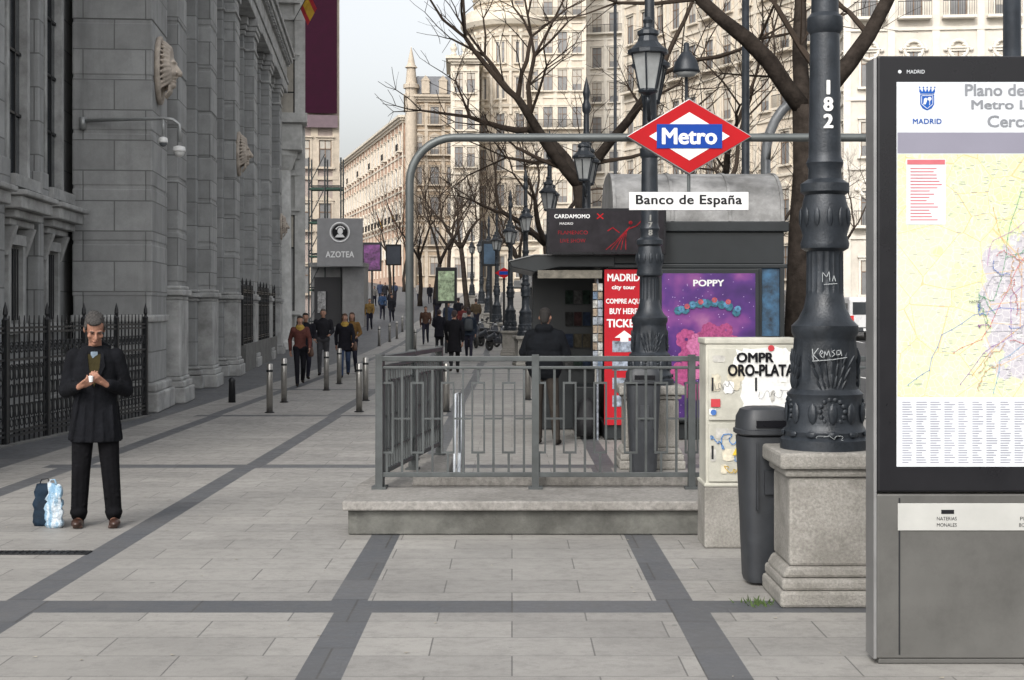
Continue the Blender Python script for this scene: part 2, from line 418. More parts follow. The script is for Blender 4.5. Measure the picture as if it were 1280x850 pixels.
text('Metro',sg,(0,-.068,0),.165,signw,.55,off=.035,sp=1.0)
mb=MB(); mb.cyl((0,0,-.375),(0,0,-.56),.018,n=10); mb.cyl((0,0,.36),(0,0,.39),.03); mb.obj('hanger',pipe,sg)
nm=empty('station_name_sign','white station name board hanging below a diamond sign','sign',(xc,D-.06,pz(252,D)))
mb=MB(); mb.box(-.595,.595,-.02,.02,-.09,.09); mb.obj('board',signw,nm,bevel=.004)
text('Banco de España',nm,(0,-.0225,0),.125,black,1.06,off=.028,sp=1.06)
# ---------------------------------------------------------------- lamp posts
def lamp_post(D,xp,pw_=.37,group='row of cast iron street lamps'):
    r=empty('street_lamp','black fluted cast iron street lamp on a stone pedestal','street lamp',(xp,D,gz(D)),0,group)
    f=pw_/.37; mb=MB(); mb.box(-.37*f,.37*f,-.37*f,.37*f,.0,.10); mb.box(-.355*f,.355*f,-.355*f,.355*f,.10,.17)
    mb.prism([(-.35*f,.17),(.35*f,.17),(.31*f,.24),(-.31*f,.24)],'y',-.31*f,.31*f)
    mb.box(-.30*f,.30*f,-.30*f,.30*f,.24,.78); mb.box(-.33*f,.33*f,-.33*f,.33*f,.78,.83); mb.box(-.37*f,.37*f,-.37*f,.37*f,.83,.93)
    mb.obj('pedestal',ped_stone,r,bevel=.02)
    prof=[(.93,.275),(.99,.275),(1.01,.25),(1.04,.255),(1.07,.235),(1.24,.225),(1.27,.235),(1.3,.205),(1.45,.205),(1.62,.19),(1.65,.205),(1.69,.205),(1.73,.165),(1.80,.13),(1.88,.115),(2.15,.112),(2.17,.145),(2.2,.15),(2.25,.135),(2.30,.15),(2.41,.145),(2.5,.125),(2.52,.15),(2.57,.15),(2.6,.105),(2.66,.1),(2.7,.115),(2.74,.1),(3.5,.09),(3.53,.11),(3.6,.11),(3.63,.085),(4.5,.072),(4.55,.1),(4.62,.1),(4.66,.065),(5.5,.05),(5.55,.08),(5.65,.085),(5.75,.05),(5.9,.07),(6.0,.05),(6.2,.008)]
    fp=[]
    for (a,ra),(b,rb) in zip(prof,prof[1:]):
        fp.append((a,ra))
        if b-a>.12:
            fp.append((a+.03,ra+(rb-ra)*.1)); fp.append((b-.03,ra+(rb-ra)*.9))
    fp.append(prof[-1])
    fl=lambda z: .10 if (1.9<z<2.14 or 3.66<z<4.46) else (.05 if 1.31<z<1.6 else 0)
    mb=MB(); mb.lathe(fp,n=40,flute=fl)
    for k in range(12):
        a=2*math.pi*k/12
        for z,rr,sz in ((1.155,.238,(.014,.03,.065)),(2.36,.15,(.012,.02,.06)),(1.03,.26,(.012,.035,.02))):
            M=Matrix.Rotation(a,3,'Z'); mb.ell((rr*math.cos(a),rr*math.sin(a),z),sz,M,8,5)
    for k in range(4):
        a=-math.pi/2+k*math.pi/2; M=Matrix.Rotation(a,3,'Z')
        for j in range(14):
            b=2*math.pi*j/14
            p=M@Vector((.222,.075*math.cos(b),1.17+.075*math.sin(b))); mb.ell(p,(.014,.016,.016),M,6,5)
        for j in range(-3,4):
            for q in range(3):
                p=M@Vector((.207-.002*q-abs(j)*.006,.024*j*(1+.35*q),1.36+q*.075-abs(j)*.012))
                mb.ell(p,(.010,.009,.045),M@Matrix.Rotation(-j*.16,3,'X'),6,5)
    mb.obj('column',iron,r,auto=35)
    lm=MB()
    n=6
    for k in range(n):
        a=2*math.pi*k/n+.3
        lm.cyl((.10*math.cos(a),.10*math.sin(a),0),(.195*math.cos(a),.195*math.sin(a),.42),.010,n=5)
    lm.lathe([(-.10,.01),(-.08,.03),(-.05,.02),(-.02,.10),(.0,.11),(.02,.10)],n=12)
    lm.lathe([(.40,.19),(.41,.225),(.45,.225),(.46,.20),(.54,.12),(.6,.10),(.62,.12),(.66,.115),(.70,.05),(.74,.045),(.78,.06),(.82,.02)],n=12)
    fm=lm.mesh('lantern_frame',iron); gm=MB(); gm.lathe([(.0,.095),(.42,.182)],n=6)
    g=gm.mesh('lantern_glass',lan_glass)
    for s in (-1,1):
        fo=inst(fm,'lantern',r,(0.06*s,.46*s,4.2)); inst(g,'lantern_glass',fo,(0,0,0),(0,0,.3))
    mb=MB()
    for s in (-1,1):
        mb.tube([(0,.05*s,4.0),(.02*s,.18*s,3.92),(.04*s,.36*s,3.95),(.06*s,.46*s,4.08),(.06*s,.46*s,4.14)],[.03,.026,.022,.022,.03],8)
        mb.ring((.03*s,.2*s,4.04),.07,.013,axis='x')
        mb.tube([(0,.05*s,4.35),(.02*s,.14*s,4.2),(.02*s,.2*s,4.12)],.014,6)
    mb.obj('bracket',iron,r,smooth=True)
    return r
worn=mat('worn_number_paint',(.20,.20,.19),.7,var=.4,scale=20)
def number(r,s,z0,h,rad,mt):
    for i,c in enumerate(s): text(c,r,(0,-rad,z0-i*h*1.18),h,mt,off=.05,name='number_lettering')
L2=lamp_post(17.0,px(812,17.0))
for D,x in ((28.5,733),(37,687),(47,657),(56,638),(68,621),(80,611),(95,602),(115,590)): clone(L2,(px(x,D),D,gz(D)),R.uniform(-.2,.2))
number(L2,'178',pz(273,17)-.0,.07,.107,worn)
L1=lamp_post(9.3,px(1031,9.3),.335); number(L1,'182',pz(112,9.3),.088,.105,white)
L1['label']='black cast iron street lamp with graffiti, on a stone pedestal'
gr=MB()
def scrib(seed,x0,z0,w,h,n,y,mbx,wd):
    q=random.Random(seed); pts=[]
    for i in range(n):
        x=x0+w*i/(n-1)
        for j in range(3):
            a=q.uniform(0,6.28); pts.append((x+w*.09*math.cos(a),z0+h*.5+h*.5*math.sin(a+j*2.1)))
    sm=[]
    for a,b in zip(pts,pts[1:]): sm+=[(a[0]*.75+b[0]*.25,a[1]*.75+b[1]*.25),(a[0]*.25+b[0]*.75,a[1]*.25+b[1]*.75)]
    mbx.ribbon(sm,wd,y)
# handwritten tag strokes, slightly rising
K_=[[(-.12,1.55),(-.115,1.485)],[(-.085,1.555),(-.115,1.515),(-.085,1.485)],[(-.075,1.515),(-.055,1.53),(-.065,1.545),(-.078,1.52),(-.06,1.50)],
[(-.05,1.50),(-.045,1.54),(-.033,1.51),(-.022,1.545),(-.012,1.505)],[(.015,1.545),(-.002,1.535),(.018,1.52),(.0,1.505)],[(.05,1.545),(.028,1.54),(.028,1.515),(.05,1.52),(.05,1.55),(.058,1.51)],[(-.12,1.478),(.0,1.486),(.09,1.50)]]
for st in K_: gr.ribbon(st,.0045,-.214)
for st in [[(-.04,1.96),(-.04,2.02),(-.015,1.99),(0,2.025),(.005,1.965)],[(.02,1.965),(.03,2.0),(.04,1.965)],[(-.03,1.945),(.05,1.95)]]: gr.ribbon(st,.004,-.125)
scrib(12,-.1,1.0,.15,.03,5,-.279,gr,.003)
gr.obj('graffiti',mat('pale_marker_paint',(.34,.36,.37),.5),L1)
mb=MB()
for k in range(50):
    a=(R.gauss(0,.05),R.gauss(0,.05)); h=R.uniform(.015,.05)
    dx,dy=R.uniform(-.03,.03),R.uniform(-.03,.03)
    mb.quad((a[0],a[1],0),(a[0]+.012,a[1],0),(a[0]+dx,a[1]+dy,h))
o=mb.obj('weeds',mat('weed_green',(.05,.085,.02),.8),loc=(px(945,9.1),9.1,.002)); o['kind']='stuff'; tag(o,'small tuft of green weeds at a pedestal foot','weeds')
# ---------------------------------------------------------------- litter bins
plas=mat('dark_grey_plastic',(.028,.031,.036),.5,var=.25,scale=6,grime=.35)
def bin_(loc,rz=0):
    r=empty('litter_bin','dark grey plastic litter bin standing beside a lamp pedestal','litter bin',loc,rz,'grey litter bins')
    mb=MB()
    mb.loft([(0,0,.02,.135,.13),(0,0,.05,.145,.14),(0,0,.6,.168,.16),(0,0,.965,.185,.178),(0,0,.97,.165,.16)],32,pw=.5); mb.obj('body',plas,r,smooth=False,auto=35)
    mb=MB(); mb.loft([(0,0,.975,.19,.186),(0,0,.985,.202,.198),(0,0,1.01,.202,.198),(0,0,1.015,.19,.186),(0,0,1.09,.186,.18),(0,0,1.14,.16,.155),(0,0,1.155,.12,.12)],32,pw=.55); mb.obj('lid',plas,r,auto=35)
    mb=MB(); mb.box(-.11,.11,-.194,-.18,1.03,1.075); mb.obj('slot',black,r)
    for x in (-.10,.10):
        mb=MB(); mb.box(x-.006,x+.006,-.184,-.155,.5,.93); mb.obj('rib',plas,r)
    mb=MB(); mb.box(-.05,.05,-.187,-.16,.60,.75); mb.obj('lock_plate',plas,r)
    return r
bb=bin_((px(957,9.75),9.8,0),.12); clone(bb,(px(804,16.3),16.3,0),0); bb.scale=(.93,.93,1.0)
# ---------------------------------------------------------------- utility cabinet
D=11.2
cream=mat('cream_grp_cabinet',(.46,.45,.39),.6,var=.2,scale=3,bump=.1,bscale=90,grime=.45)
cb=empty('utility_cabinet','cream street cabinet covered with torn stickers and graffiti','utility cabinet',(px(940,D),D,0),.0)
W=.355
mb=MB(); mb.box(-W,W,0,.42,.002,.46); mb.obj('concrete_base',ped_stone,cb,bevel=.012)
mb=MB(); mb.box(-W+.01,W-.01,.01,.40,.46,1.53); mb.box(-W,W,0,.41,1.53,1.575); mb.box(-W-.004,W+.004,-.006,.416,.46,.49); mb.obj('body',cream,cb,bevel=.01)
for i,(x0,x1,z0,z1) in enumerate(((-W+.03,-.02+.0,.50,.94),(.0,W-.03,.50,.94),(-W+.03,-.02,.96,1.5),(0,W-.03,.96,1.5))):
    mb=MB(); mb.box(x0,x1,-.008,.012,z0,z1); d=mb.obj('door',cream,cb,bevel=.004)
    mb=MB(); mb.box(x0+.02,x0+.035,-.018,-.008,(z0+z1)/2-.05,(z0+z1)/2+.05); mb.obj('handle',iron_blk,d)
paper=mat('torn_white_paper',(.66,.66,.64),.8,var=.2,scale=20); paper2=mat('grey_torn_paper',(.40,.39,.36),.85,var=.35,scale=14); paper3=mat('cream_torn_paper',(.52,.48,.38),.85,var=.3,scale=14)
q=random.Random(5); PP=[paper,paper,paper2,paper3]
LST=[(.09,1.37,.50,.28),(.08,1.14,.34,.26),(.24,1.13,.2,.26),(-.12,1.31,.14,.12),(.25,.8,.12,.18),(-.25,1.42,.1,.06),(.1,.72,.09,.07),(-.22,.86,.12,.09),(-.27,1.24,.08,.14)]
for k in range(16): LST.append((q.uniform(-.3,.3),q.uniform(.55,1.25),q.uniform(.03,.11),q.uniform(.03,.10)))
for j,(cx,cz,w,h) in enumerate(LST):
    n=26; mb=MB(); mb.quad(*[(cx+w*.5*math.copysign(abs(math.cos(-2*math.pi*k/n))**.5,math.cos(-2*math.pi*k/n))*q.uniform(.84,1.05),-.0105-.0003*j,cz+h*.5*math.copysign(abs(math.sin(-2*math.pi*k/n))**.5,math.sin(-2*math.pi*k/n))*q.uniform(.80,1.08)) for k in range(n)])
    mb.obj('sticker',PP[0] if j<3 else q.choice(PP),cb)
Y=-.0195
mb=MB(); mb.box(-.31,-.24,Y-.001,Y,1.06,1.12); mb.obj('sticker',mat('red_sticker',(.42,.03,.04),.5),cb)
mb=MB(); mb.disc((.14,1.50),.024,Y); mb.obj('sticker',mat('red_sticker',(.5,.04,.05),.5),cb)
mb=MB(); mb.disc((-.29,1.02),.022,Y); mb.obj('sticker',mat('blue_sticker',(.04,.12,.35),.5),cb)
text('OMPR',cb,(.02,Y-.002,1.43),.075,black,.28,off=.045,sp=1.0); text('ORO-PLATA',cb,(.065,Y-.002,1.335),.09,black,.50,off=.045,sp=1.0)
mb=MB(); mb.prism([(-.15,.70),(-.08,.70),(-.115,.77)],'y',Y-.001,Y); mb.obj('sticker',mat('yellow_sticker',(.55,.40,.03),.5),cb)
mb=MB(); scrib(21,-.30,.74,.22,.12,6,Y-.0012,mb,.007); scrib(22,-.14,.64,.12,.1,4,Y-.0016,mb,.006); mb.obj('graffiti',mat('blue_marker',(.08,.22,.5),.5),cb)
mb=MB(); scrib(31,-.20,.55,.26,.10,6,Y-.002,mb,.006); mb.obj('graffiti',mat('ochre_marker',(.5,.33,.04),.5),cb)
mb=MB(); scrib(41,-.28,1.18,.14,.08,5,Y-.0024,mb,.003); scrib(43,.05,.9,.22,.08,6,Y-.0024,mb,.003);scrib(44,.05,.55,.22,.08,5,Y-.0024,mb,.003);scrib(45,.06,1.12,.2,.07,5,Y-.0028,mb,.0025); mb.obj('graffiti',mat('dark_marker',(.09,.09,.10),.5),cb)
# ---------------------------------------------------------------- map panel
D=7.55
cab=mat('grey_cabinet_metal',(.105,.103,.097),.5,.3,var=.15,scale=2,grime=.45)
mp=empty('map_panel','tall black-framed public transport map on a grey metal base','information panel',(px(1096,D),D,0),0)
WP=1.32; fz0=pz(615,D); fz1=pz(70,D)
mb=MB(); mb.box(0,WP,0,.16,.03,fz0-.01); mb.box(.01,WP-.01,.01,.15,0,.03); mb.obj('base',cab,mp,bevel=.008)
mb=MB(); mb.box(.11,.118,-.002,0,.05,fz0-.03); mb.obj('panel_seam',iron_blk,mp)
mb=MB(); mb.box(0,WP,-.01,.17,fz0,fz1); mb.obj('frame',black,mp,bevel=.012)
mb=MB(); mb.box(-.016,-.001,.0,.165,.03,fz1-.01); mb.obj('side_trim',mat('pale_metal_trim',(.26,.26,.26),.4,.6),mp)
lx=lambda x:(x-1096)/F*D
Lz=lambda y:pz(y,D)
mb=MB(); mb.box(lx(1122),WP-.1,-.006,0,Lz(663),Lz(629)); mb.obj('instruction_plate',mat('pale_plate',(.38,.38,.36),.5,var=.1),mp,bevel=.002)
text('NATERIAS',mp,(lx(1183),-.0075,Lz(648)),.018,black,.10,off=0); text('MONALES',mp,(lx(1183),-.0075,Lz(656)),.018,black,.1,off=0)
text('PI',mp,(lx(1277),-.0075,Lz(648)),.018,black,.02,off=0); text('BO',mp,(lx(1277),-.0075,Lz(656)),.018,black,.03,off=0)
mb=MB(); mb.box(lx(1176),lx(1192),-.009,-.006,Lz(642),Lz(637)); mb.obj('slot',black,mp)
x0,x1=lx(1120),WP-.11; z0,z1=Lz(583),Lz(103); yb_=-.0125
pw=mat('poster_white',(.56,.585,.61),.5,var=.03,spec=.2)
mb=MB(); mb.box(x0,x1,yb_,-.01,z0,z1); mb.obj('poster',pw,mp)
mm=bpy.data.materials.new('map_print'); t=NT(mm); geo=t.new('ShaderNodeNewGeometry').outputs['Position']
v=t.new('ShaderNodeTexVoronoi'); v.inputs['Scale'].default_value=3.0
dn=t.new('ShaderNodeTexNoise'); dn.inputs['Scale'].default_value=4.5; t.link(geo,dn.inputs['Vector'])
ad=t.new('ShaderNodeVectorMath',operation='ADD'); t.link(geo,ad.inputs[0]); t.link(dn.outputs['Color'],ad.inputs[1]); t.link(ad.outputs[0],v.inputs['Vector'])
sc=t.new('ShaderNodeSeparateColor'); t.link(v.outputs['Color'],sc.inputs[0])
c=t.ramp(sc.outputs[0],[(0,(.50,.57,.33)),(.3,(.60,.61,.42)),(.5,(.50,.57,.31)),(.75,(.56,.60,.40)),(1,(.53,.59,.37))])
sp=t.new('ShaderNodeSeparateXYZ'); t.link(geo,sp.inputs[0])
ux=t.math('DIVIDE',t.math('SUBTRACT',sp.outputs[0],px(1300,7.55)),.36); uz=t.math('DIVIDE',t.math('SUBTRACT',sp.outputs[2],pz(380,7.55)),.44)
dd=t.math('SQRT',t.math('ADD',t.math('MULTIPLY',ux,ux),t.math('MULTIPLY',uz,uz)))
dd=t.math('ADD',dd,t.math('MULTIPLY',t.math('SUBTRACT',t.noise(geo,7,4,.6),.5),1.5))
c=t.mix(t.maprange(dd,.85,.90,.95,0),c,(.44,.42,.47))
for s_,th,col_,am in ((30,.04,(.66,.66,.62),.5),(85,.06,(.38,.37,.38),.22),(5,.009,(.60,.40,.20),.7)):
    v2=t.new('ShaderNodeTexVoronoi',feature='DISTANCE_TO_EDGE'); v2.inputs['Scale'].default_value=s_; t.link(geo,v2.inputs['Vector'])
    c=t.mix(t.math('MULTIPLY',t.math('LESS_THAN',v2.outputs[0],th),am),c,col_)
t.link(c,t.b.inputs['Base Color']); t.b.inputs['Roughness'].default_value=.5; t.b.inputs['Specular IOR Level'].default_value=.2
mb=MB(); mb.box(x0+.004,x1-.004,yb_-.001,yb_,Lz(496),Lz(193)); mb.obj('map_sheet',mm,mp)
mb=MB(); mb.box(x0+.004,x1-.004,yb_-.001,yb_,Lz(192),Lz(166)); mb.obj('header_band',mat('mauve_grey_band',(.22,.215,.265),.5,var=.04,spec=.2),mp)
tg=mat('grey_print',(.22,.23,.25),.6,spec=.1); tb=mat('blue_print',(.015,.08,.32),.6,spec=.1)
for s,y,xs,w in (('Plano de Metro',113,1205,136),('Metro Ligero',133,1213,114),('Cercanías',152,1233,88)): text(s,mp,(lx(xs),yb_-.002,Lz(y)),.060,tg,w*D/F,off=.025,sp=1.0,align='L')
text('MADRID',mp,(lx(1158),yb_-.002,Lz(152)),.026,tb,.145,off=.02)
text('MADRID',mp,(lx(1144),-.0115,Lz(90)),.018,pw,.09,off=.01)
cx=lx(1158); cz=Lz(126)
mb=MB(); mb.prism([(cx-.035,cz+.03),(cx-.035,cz-.02),(cx-.022,cz-.04),(cx,cz-.05),(cx+.022,cz-.04),(cx+.035,cz-.02),(cx+.035,cz+.03)],'y',yb_-.002,yb_-.0005)
mb.box(cx-.036,cx+.036,yb_-.002,yb_-.0005,cz+.034,cz+.042)
for k in range(-2,3): mb.prism([(cx+k*.016-.008,cz+.042),(cx+k*.016+.008,cz+.042),(cx+k*.019,cz+.060+.004*(k%2))],'y',yb_-.002,yb_-.0005); mb.disc((cx+k*.019,cz+.066),.004,yb_-.0025,8)
mb.obj('crest',tb,mp)
mb=MB(); mb.ribbon([(cx-.028,cz+.024),(cx-.028,cz-.018),(cx,cz-.042),(cx+.028,cz-.018),(cx+.028,cz+.024),(cx-.028,cz+.024)],.003,yb_-.0030)
mb.prism([(cx-.016,cz+.008),(cx-.02,cz-.02),(cx-.008,cz-.02),(cx-.002,cz-.004),(cx+.002,cz+.008),(cx-.008,cz+.014)],'y',yb_-.0035,yb_-.0022); mb.cyl((cx+.012,yb_-.003,cz-.024),(cx+.012,yb_-.003,cz),.0018,n=5); mb.disc((cx+.012,cz+.008),.010,yb_-.0034,10)
mb.obj('crest_figure',pw,mp)
mb=MB(); mb.disc((lx(1124),Lz(90)),.009,-.0115); mb.obj('crest',pw,mp)
mb=MB(); mb.box(lx(1132),lx(1181),yb_-.003,yb_-.001,Lz(281),Lz(199)); mb.obj('legend_box',pw,mp)
mb=MB(); mb.box(lx(1133),lx(1180),yb_-.004,yb_-.003,Lz(206),Lz(200))
for k in range(17): mb.box(lx(1137),lx(1137+R.uniform(20,40)),yb_-.004,yb_-.003,Lz(211.6+k*4),Lz(210.4+k*4))
mb.obj('legend_print',mat('red_print',(.5,.14,.16),.5,spec=.1),mp)
lines=[((.5,.12,.12),[(1190,440),(1225,425),(1240,400),(1262,350),(1290,300),(1330,290)]),
 ((.12,.17,.42),[(1135,480),(1160,462),(1175,420),(1215,395),(1250,385),(1300,390)]),
 ((.12,.3,.16),[(1225,372),(1240,376),(1250,350),(1258,300),(1275,240)]),
 ((.28,.14,.34),[(1200,480),(1230,440),(1262,420),(1262,370),(1300,340)]),
 ((.55,.32,.14),[(1215,470),(1245,430),(1275,410),(1275,330),(1250,300),(1240,260)]),
 ((.18,.33,.48),[(1240,490),(1250,450),(1280,430),(1310,400),(1330,350)]),
 ((.45,.25,.42),[(1232,330),(1240,300),(1262,290),(1290,270)]),
 ((.3,.3,.33),[(1232,415),(1225,380),(1240,345),(1275,345),(1290,375),(1275,415),(1232,415)])]
q=random.Random(50)
for k in range(16):
    cx_,cy_=q.uniform(1232,1320),q.uniform(300,460); a=q.uniform(0,6.28); pl=[(cx_,cy_)]
    for j in range(q.randrange(3,6)): a+=q.uniform(-.9,.9); cx_+=11*math.cos(a); cy_+=11*math.sin(a); pl.append((max(1222,cx_),min(488,max(205,cy_))))
    lines.append((q.choice([(.42,.16,.16),(.14,.2,.42),(.15,.32,.2),(.32,.17,.34),(.48,.3,.18),(.18,.33,.42)]),pl))
for ci,(c,pl) in enumerate(lines):
    mb=MB(); q=random.Random(ci); pp=[]
    for a,b in zip(pl,pl[1:]):
        for k in range(3):
            u=k/3; pp.append((lx(a[0]+(b[0]-a[0])*u+q.uniform(-1.5,1.5)),Lz(a[1]+(b[1]-a[1])*u+q.uniform(-1.5,1.5))))
    pp.append((lx(pl[-1][0]),Lz(pl[-1][1])))
    pp=[p for p in pp if p[0]<x1-.01]
    if len(pp)<2: continue
    mb.ribbon(pp,.0022,yb_-.002-ci*.0002)
    for p in pp: mb.disc(p,.003,yb_-.0075-ci*.0002,8)
    mb.obj('map_line',mat('map_ink_%d'%ci,c,.5,var=.03,spec=.1),mp)
mb=MB(); q=random.Random(2)
for k in range(380):
    xx,zz=lx(q.triangular(1126,1330,1290)),Lz(q.uniform(200,492)); w=q.uniform(.008,.03)
    if xx+w<x1-.01 and not(xx<lx(1183) and zz>Lz(284)): mb.box(xx,xx+w,yb_-.0023,yb_-.0011,zz,zz+.0024)
mb.obj('place_name_print',mat('map_text_ink',(.27,.27,.29),.5),mp)
text('MADRID',mp,(lx(1217),yb_-.014,Lz(377)),.012,black,.06,off=0); text('MADRID',mp,(lx(1147),yb_-.004,Lz(480)),.008,tg,.04,off=0)
mb=MB()
for c in range(11):
    for k in range(26):
        xx=lx(1127+c*17.5); mb.box(xx,xx+R.uniform(.025,.056),yb_-.001,yb_,Lz(503.2+k*3),Lz(502+k*3))
mb.obj('index_print',mat('index_ink',(.25,.25,.30),.5),mp)
# ---------------------------------------------------------------- kiosk
D=20.4; kz=lambda y:pz(y,D); kx=lambda x:px(x,D)
kdark=mat('black_green_kiosk_paint',(.011,.014,.016),.4,.1,var=.2,grime=.2)
kroof=mat('weathered_zinc',(.215,.215,.213),.6,.1,var=.55,scale=2.5,bump=.2,bscale=12,grime=.8)
K=empty('street_kiosk','dark ornate newspaper kiosk with arched zinc roof and posters','kiosk',(0,D,0))
X0,X1=kx(755),kx(980)
mb=MB(); mb.box(X0,X1,.0,2.6,.01,.22); mb.box(X0+.04,X1-.04,.04,2.56,.22,2.4)
mb.box(kx(668),kx(752),1.7,2.6,.01,2.4)
mb.obj('body',kdark,K,bevel=.01)
mb=MB()
for z0,z1,e in ((2.34,2.40,.04),(2.40,2.84,.0),(2.84,2.98,.06)): mb.box(X0-e+.1,X1+e,-e,2.6+e,z0,z1)
mb.obj('cornice',kdark,K,bevel=.012)
n=16; rp_=lambda a,s=1:(1.3+1.34*s*math.copysign(abs(math.cos(a))**.75,math.cos(a)),2.98+.74*s*max(0,math.sin(a))**.8)
mb=MB(); mb.prism([rp_(math.pi-math.pi*k/n) for k in range(n+1)],'x',kx(766),X1)
mb.obj('roof',kroof,K,auto=40)
for xx in (kx(768),kx(840),kx(912),X1-.03):
    mb=MB()
    for k in range(n):
        a=math.pi-math.pi*k/n; b=math.pi-math.pi*(k+1)/n
        (ya,za),(yc,zc)=rp_(a,1.02),rp_(b,1.02)
        mb.quad((xx-.02,ya,za),(xx+.02,ya,za),(xx+.02,yc,zc),(xx-.02,yc,zc))
        mb.quad((xx-.02,ya,za),(xx-.02,yc,zc),(xx-.02,yc,zc-.05),(xx-.02,ya,za-.05))
    mb.obj('roof_rib',kroof,K)
mb=MB(); mb.box(kx(821),kx(947),-.14,-.005,kz(526),kz(336)); mb.obj('poster_case',kdark,K,bevel=.01)
pm=bpy.data.materials.new('purple_poster_print'); t=NT(pm); g=t.new('ShaderNodeTexCoord').outputs['Object']
c=t.ramp(t.noise(g,2.2,3,.5),[(.3,(.022,.008,.07)),(.5,(.07,.02,.15)),(.62,(.16,.04,.19)),(.75,(.28,.10,.24))])
v=t.new('ShaderNodeTexVoronoi'); v.inputs['Scale'].default_value=16; t.link(g,v.inputs['Vector'])
c=t.mix(t.math('LESS_THAN',v.outputs['Distance'],.10),c,(.4,.32,.5))
t.link(c,t.b.inputs['Base Color']); t.b.inputs['Roughness'].default_value=.3
mb=MB(); mb.box(kx(826),kx(942),-.148,-.14,kz(521),kz(342)); mb.obj('poster',pm,K)
text('POPPY',K,(kx(884),-.151,kz(354)),.09,signw,.42,off=.035,sp=1.0)
q=random.Random(14)
def blossoms(pts,cc,i,y):
    mb=MB(); j=0
    for (a,b,r_) in pts:
        for k in range(7):
            an=2*math.pi*k/7+a; mb.disc((kx(a)+r_*.55*math.cos(an),kz(b)+r_*.55*math.sin(an)),r_*.42,y-.00004*j,10); j+=1
    mb.obj('poster_blossom',mat('poster_ink_%d'%i,cc,.4,var=.4,scale=25,spec=.2),K)
blossoms([(q.uniform(848,918),q.uniform(405,490),q.uniform(.08,.16)) for _ in range(30)],(.30,.06,.16),0,-.1495)
blossoms([(q.uniform(855,905),q.uniform(420,470),q.uniform(.05,.11)) for _ in range(14)],(.42,.13,.26),1,-.1590)
blossoms([(846+k*9,389-9*math.sin(k/8*3.14)+q.uniform(-3,3),.06) for k in range(9)],(.04,.13,.18),2,-.1650)
blossoms([(850+k*14,386-9*math.sin(k/5*3.14),.045) for k in range(6)],(.08,.2,.32),3,-.1680)
blossoms([(857+k*17,383-8*math.sin(k/4*3.14),.04) for k in range(4)],(.36,.08,.10),4,-.1705)
mb=MB(); mb.box(kx(683),kx(830),-.30,-.22,kz(319),kz(262)); mb.obj('billboard',black,K,bevel=.006)
mb=MB(); mb.box(kx(686),kx(827),-.303,-.30,kz(316),kz(265)); mb.obj('billboard_print',mat('dark_print',(.014,.012,.015),.4,var=.5,scale=4,spec=.2),K)
text('CARDAMOMO',K,(kx(714),-.305,kz(272)),.055,signw,.48,off=.03); text('MADRID',K,(kx(707),-.305,kz(281)),.03,signw,.18,off=.01)
rp=mat('dim_red_print',(.20,.009,.014),.5,var=.5,scale=8,spec=.1)
text('FLAMENCO',K,(kx(715),-.305,kz(292)),.05,rp,.40,off=.01); text('LIVE SHOW',K,(kx(715),-.305,kz(302)),.05,rp,.34,off=.0)
mb=MB()
for k in range(5): mb.ribbon([(kx(756+k*6),kz(313)),(kx(768+k*3),kz(303-k)),(kx(777+k),kz(293-k*.5)),(kx(785),kz(285))],.010,-.3055-.0003*k)
mb.ribbon([(kx(772),kz(292)),(kx(764),kz(286)),(kx(758),kz(290))],.014,-.308); mb.ribbon([(kx(782),kz(288)),(kx(793),kz(284)),(kx(800),kz(277))],.014,-.3083)
mb.disc((kx(786),kz(280)),.026,-.3086,12)
mb.obj('billboard_figure',rp,K)
mb=MB(); mb.ribbon([(kx(745),kz(269)),(kx(752),kz(275))],.014,-.306); mb.ribbon([(kx(752),kz(269)),(kx(745),kz(275))],.014,-.3063); mb.obj('billboard_cross',red,K)
mb=MB(); mb.prism([(kx(636),kz(327)),(kx(668),kz(319)),(kx(768),kz(319)),(kx(768),kz(334)),(kx(700),kz(334)),(kx(668),kz(340)),(kx(640),kz(334))],'y',-.05,2.6)
mb.obj('canopy',kdark,K,bevel=.01)
mb=MB(); mb.prism([(kx(636),kz(326)),(kx(668),kz(318)),(kx(768),kz(318)),(kx(768),kz(319)),(kx(668),kz(319.2)),(kx(636),kz(327))],'y',-.07,2.62); mb.obj('canopy_edge',kroof,K)
mb=MB(); mb.box(kx(672),kx(752),-.10,-.051,kz(348),kz(338)); mb.obj('awning_fringe',mat('beige_awning',(.12,.11,.09),.8,var=.5,scale=10),K)
rd=mat('red_banner_print',(.36,.012,.02),.55,var=.08,spec=.15)
mb=MB(); mb.box(kx(755),kx(804),-.06,-.03,kz(531),kz(337)); mb.obj('ticket_board',rd,K,bevel=.004)
for s,y,h,w in (('MADRID',347,.10,.44),('city tour',360,.07,.32),('COMPRE AQUI',377,.08,.48),('BUY HERE',389,.08,.38),('TICKET',404,.115,.46)): text(s,K,(kx(779),-.063,kz(y)),h,signw,w,off=.035,sp=1.0)
for yy in (432,455,478,500):
    mb=MB(); mb.box(kx(765),kx(796),-.064,-.061,kz(yy+8),kz(yy-6)); mb.obj('ticket_picture',mat('bus_picture_print',(.2,.23,.28),.5,var=.9,scale=14),K)
mb=MB(); mb.prism([(kx(768),kz(422)),(kx(780),kz(413)),(kx(792),kz(422)),(kx(785),kz(422)),(kx(785),kz(427)),(kx(775),kz(427)),(kx(775),kz(422))],'y',-.066,-.061); mb.obj('arrow',signw,K)
q=random.Random(9)
dull=[mat('dim_cover_%d'%i,c,.7,var=.7,scale=15,spec=.1) for i,c in enumerate([(.03,.015,.015),(.04,.035,.025),(.015,.022,.04),(.06,.06,.06),(.015,.025,.02),(.02,.02,.02)])]
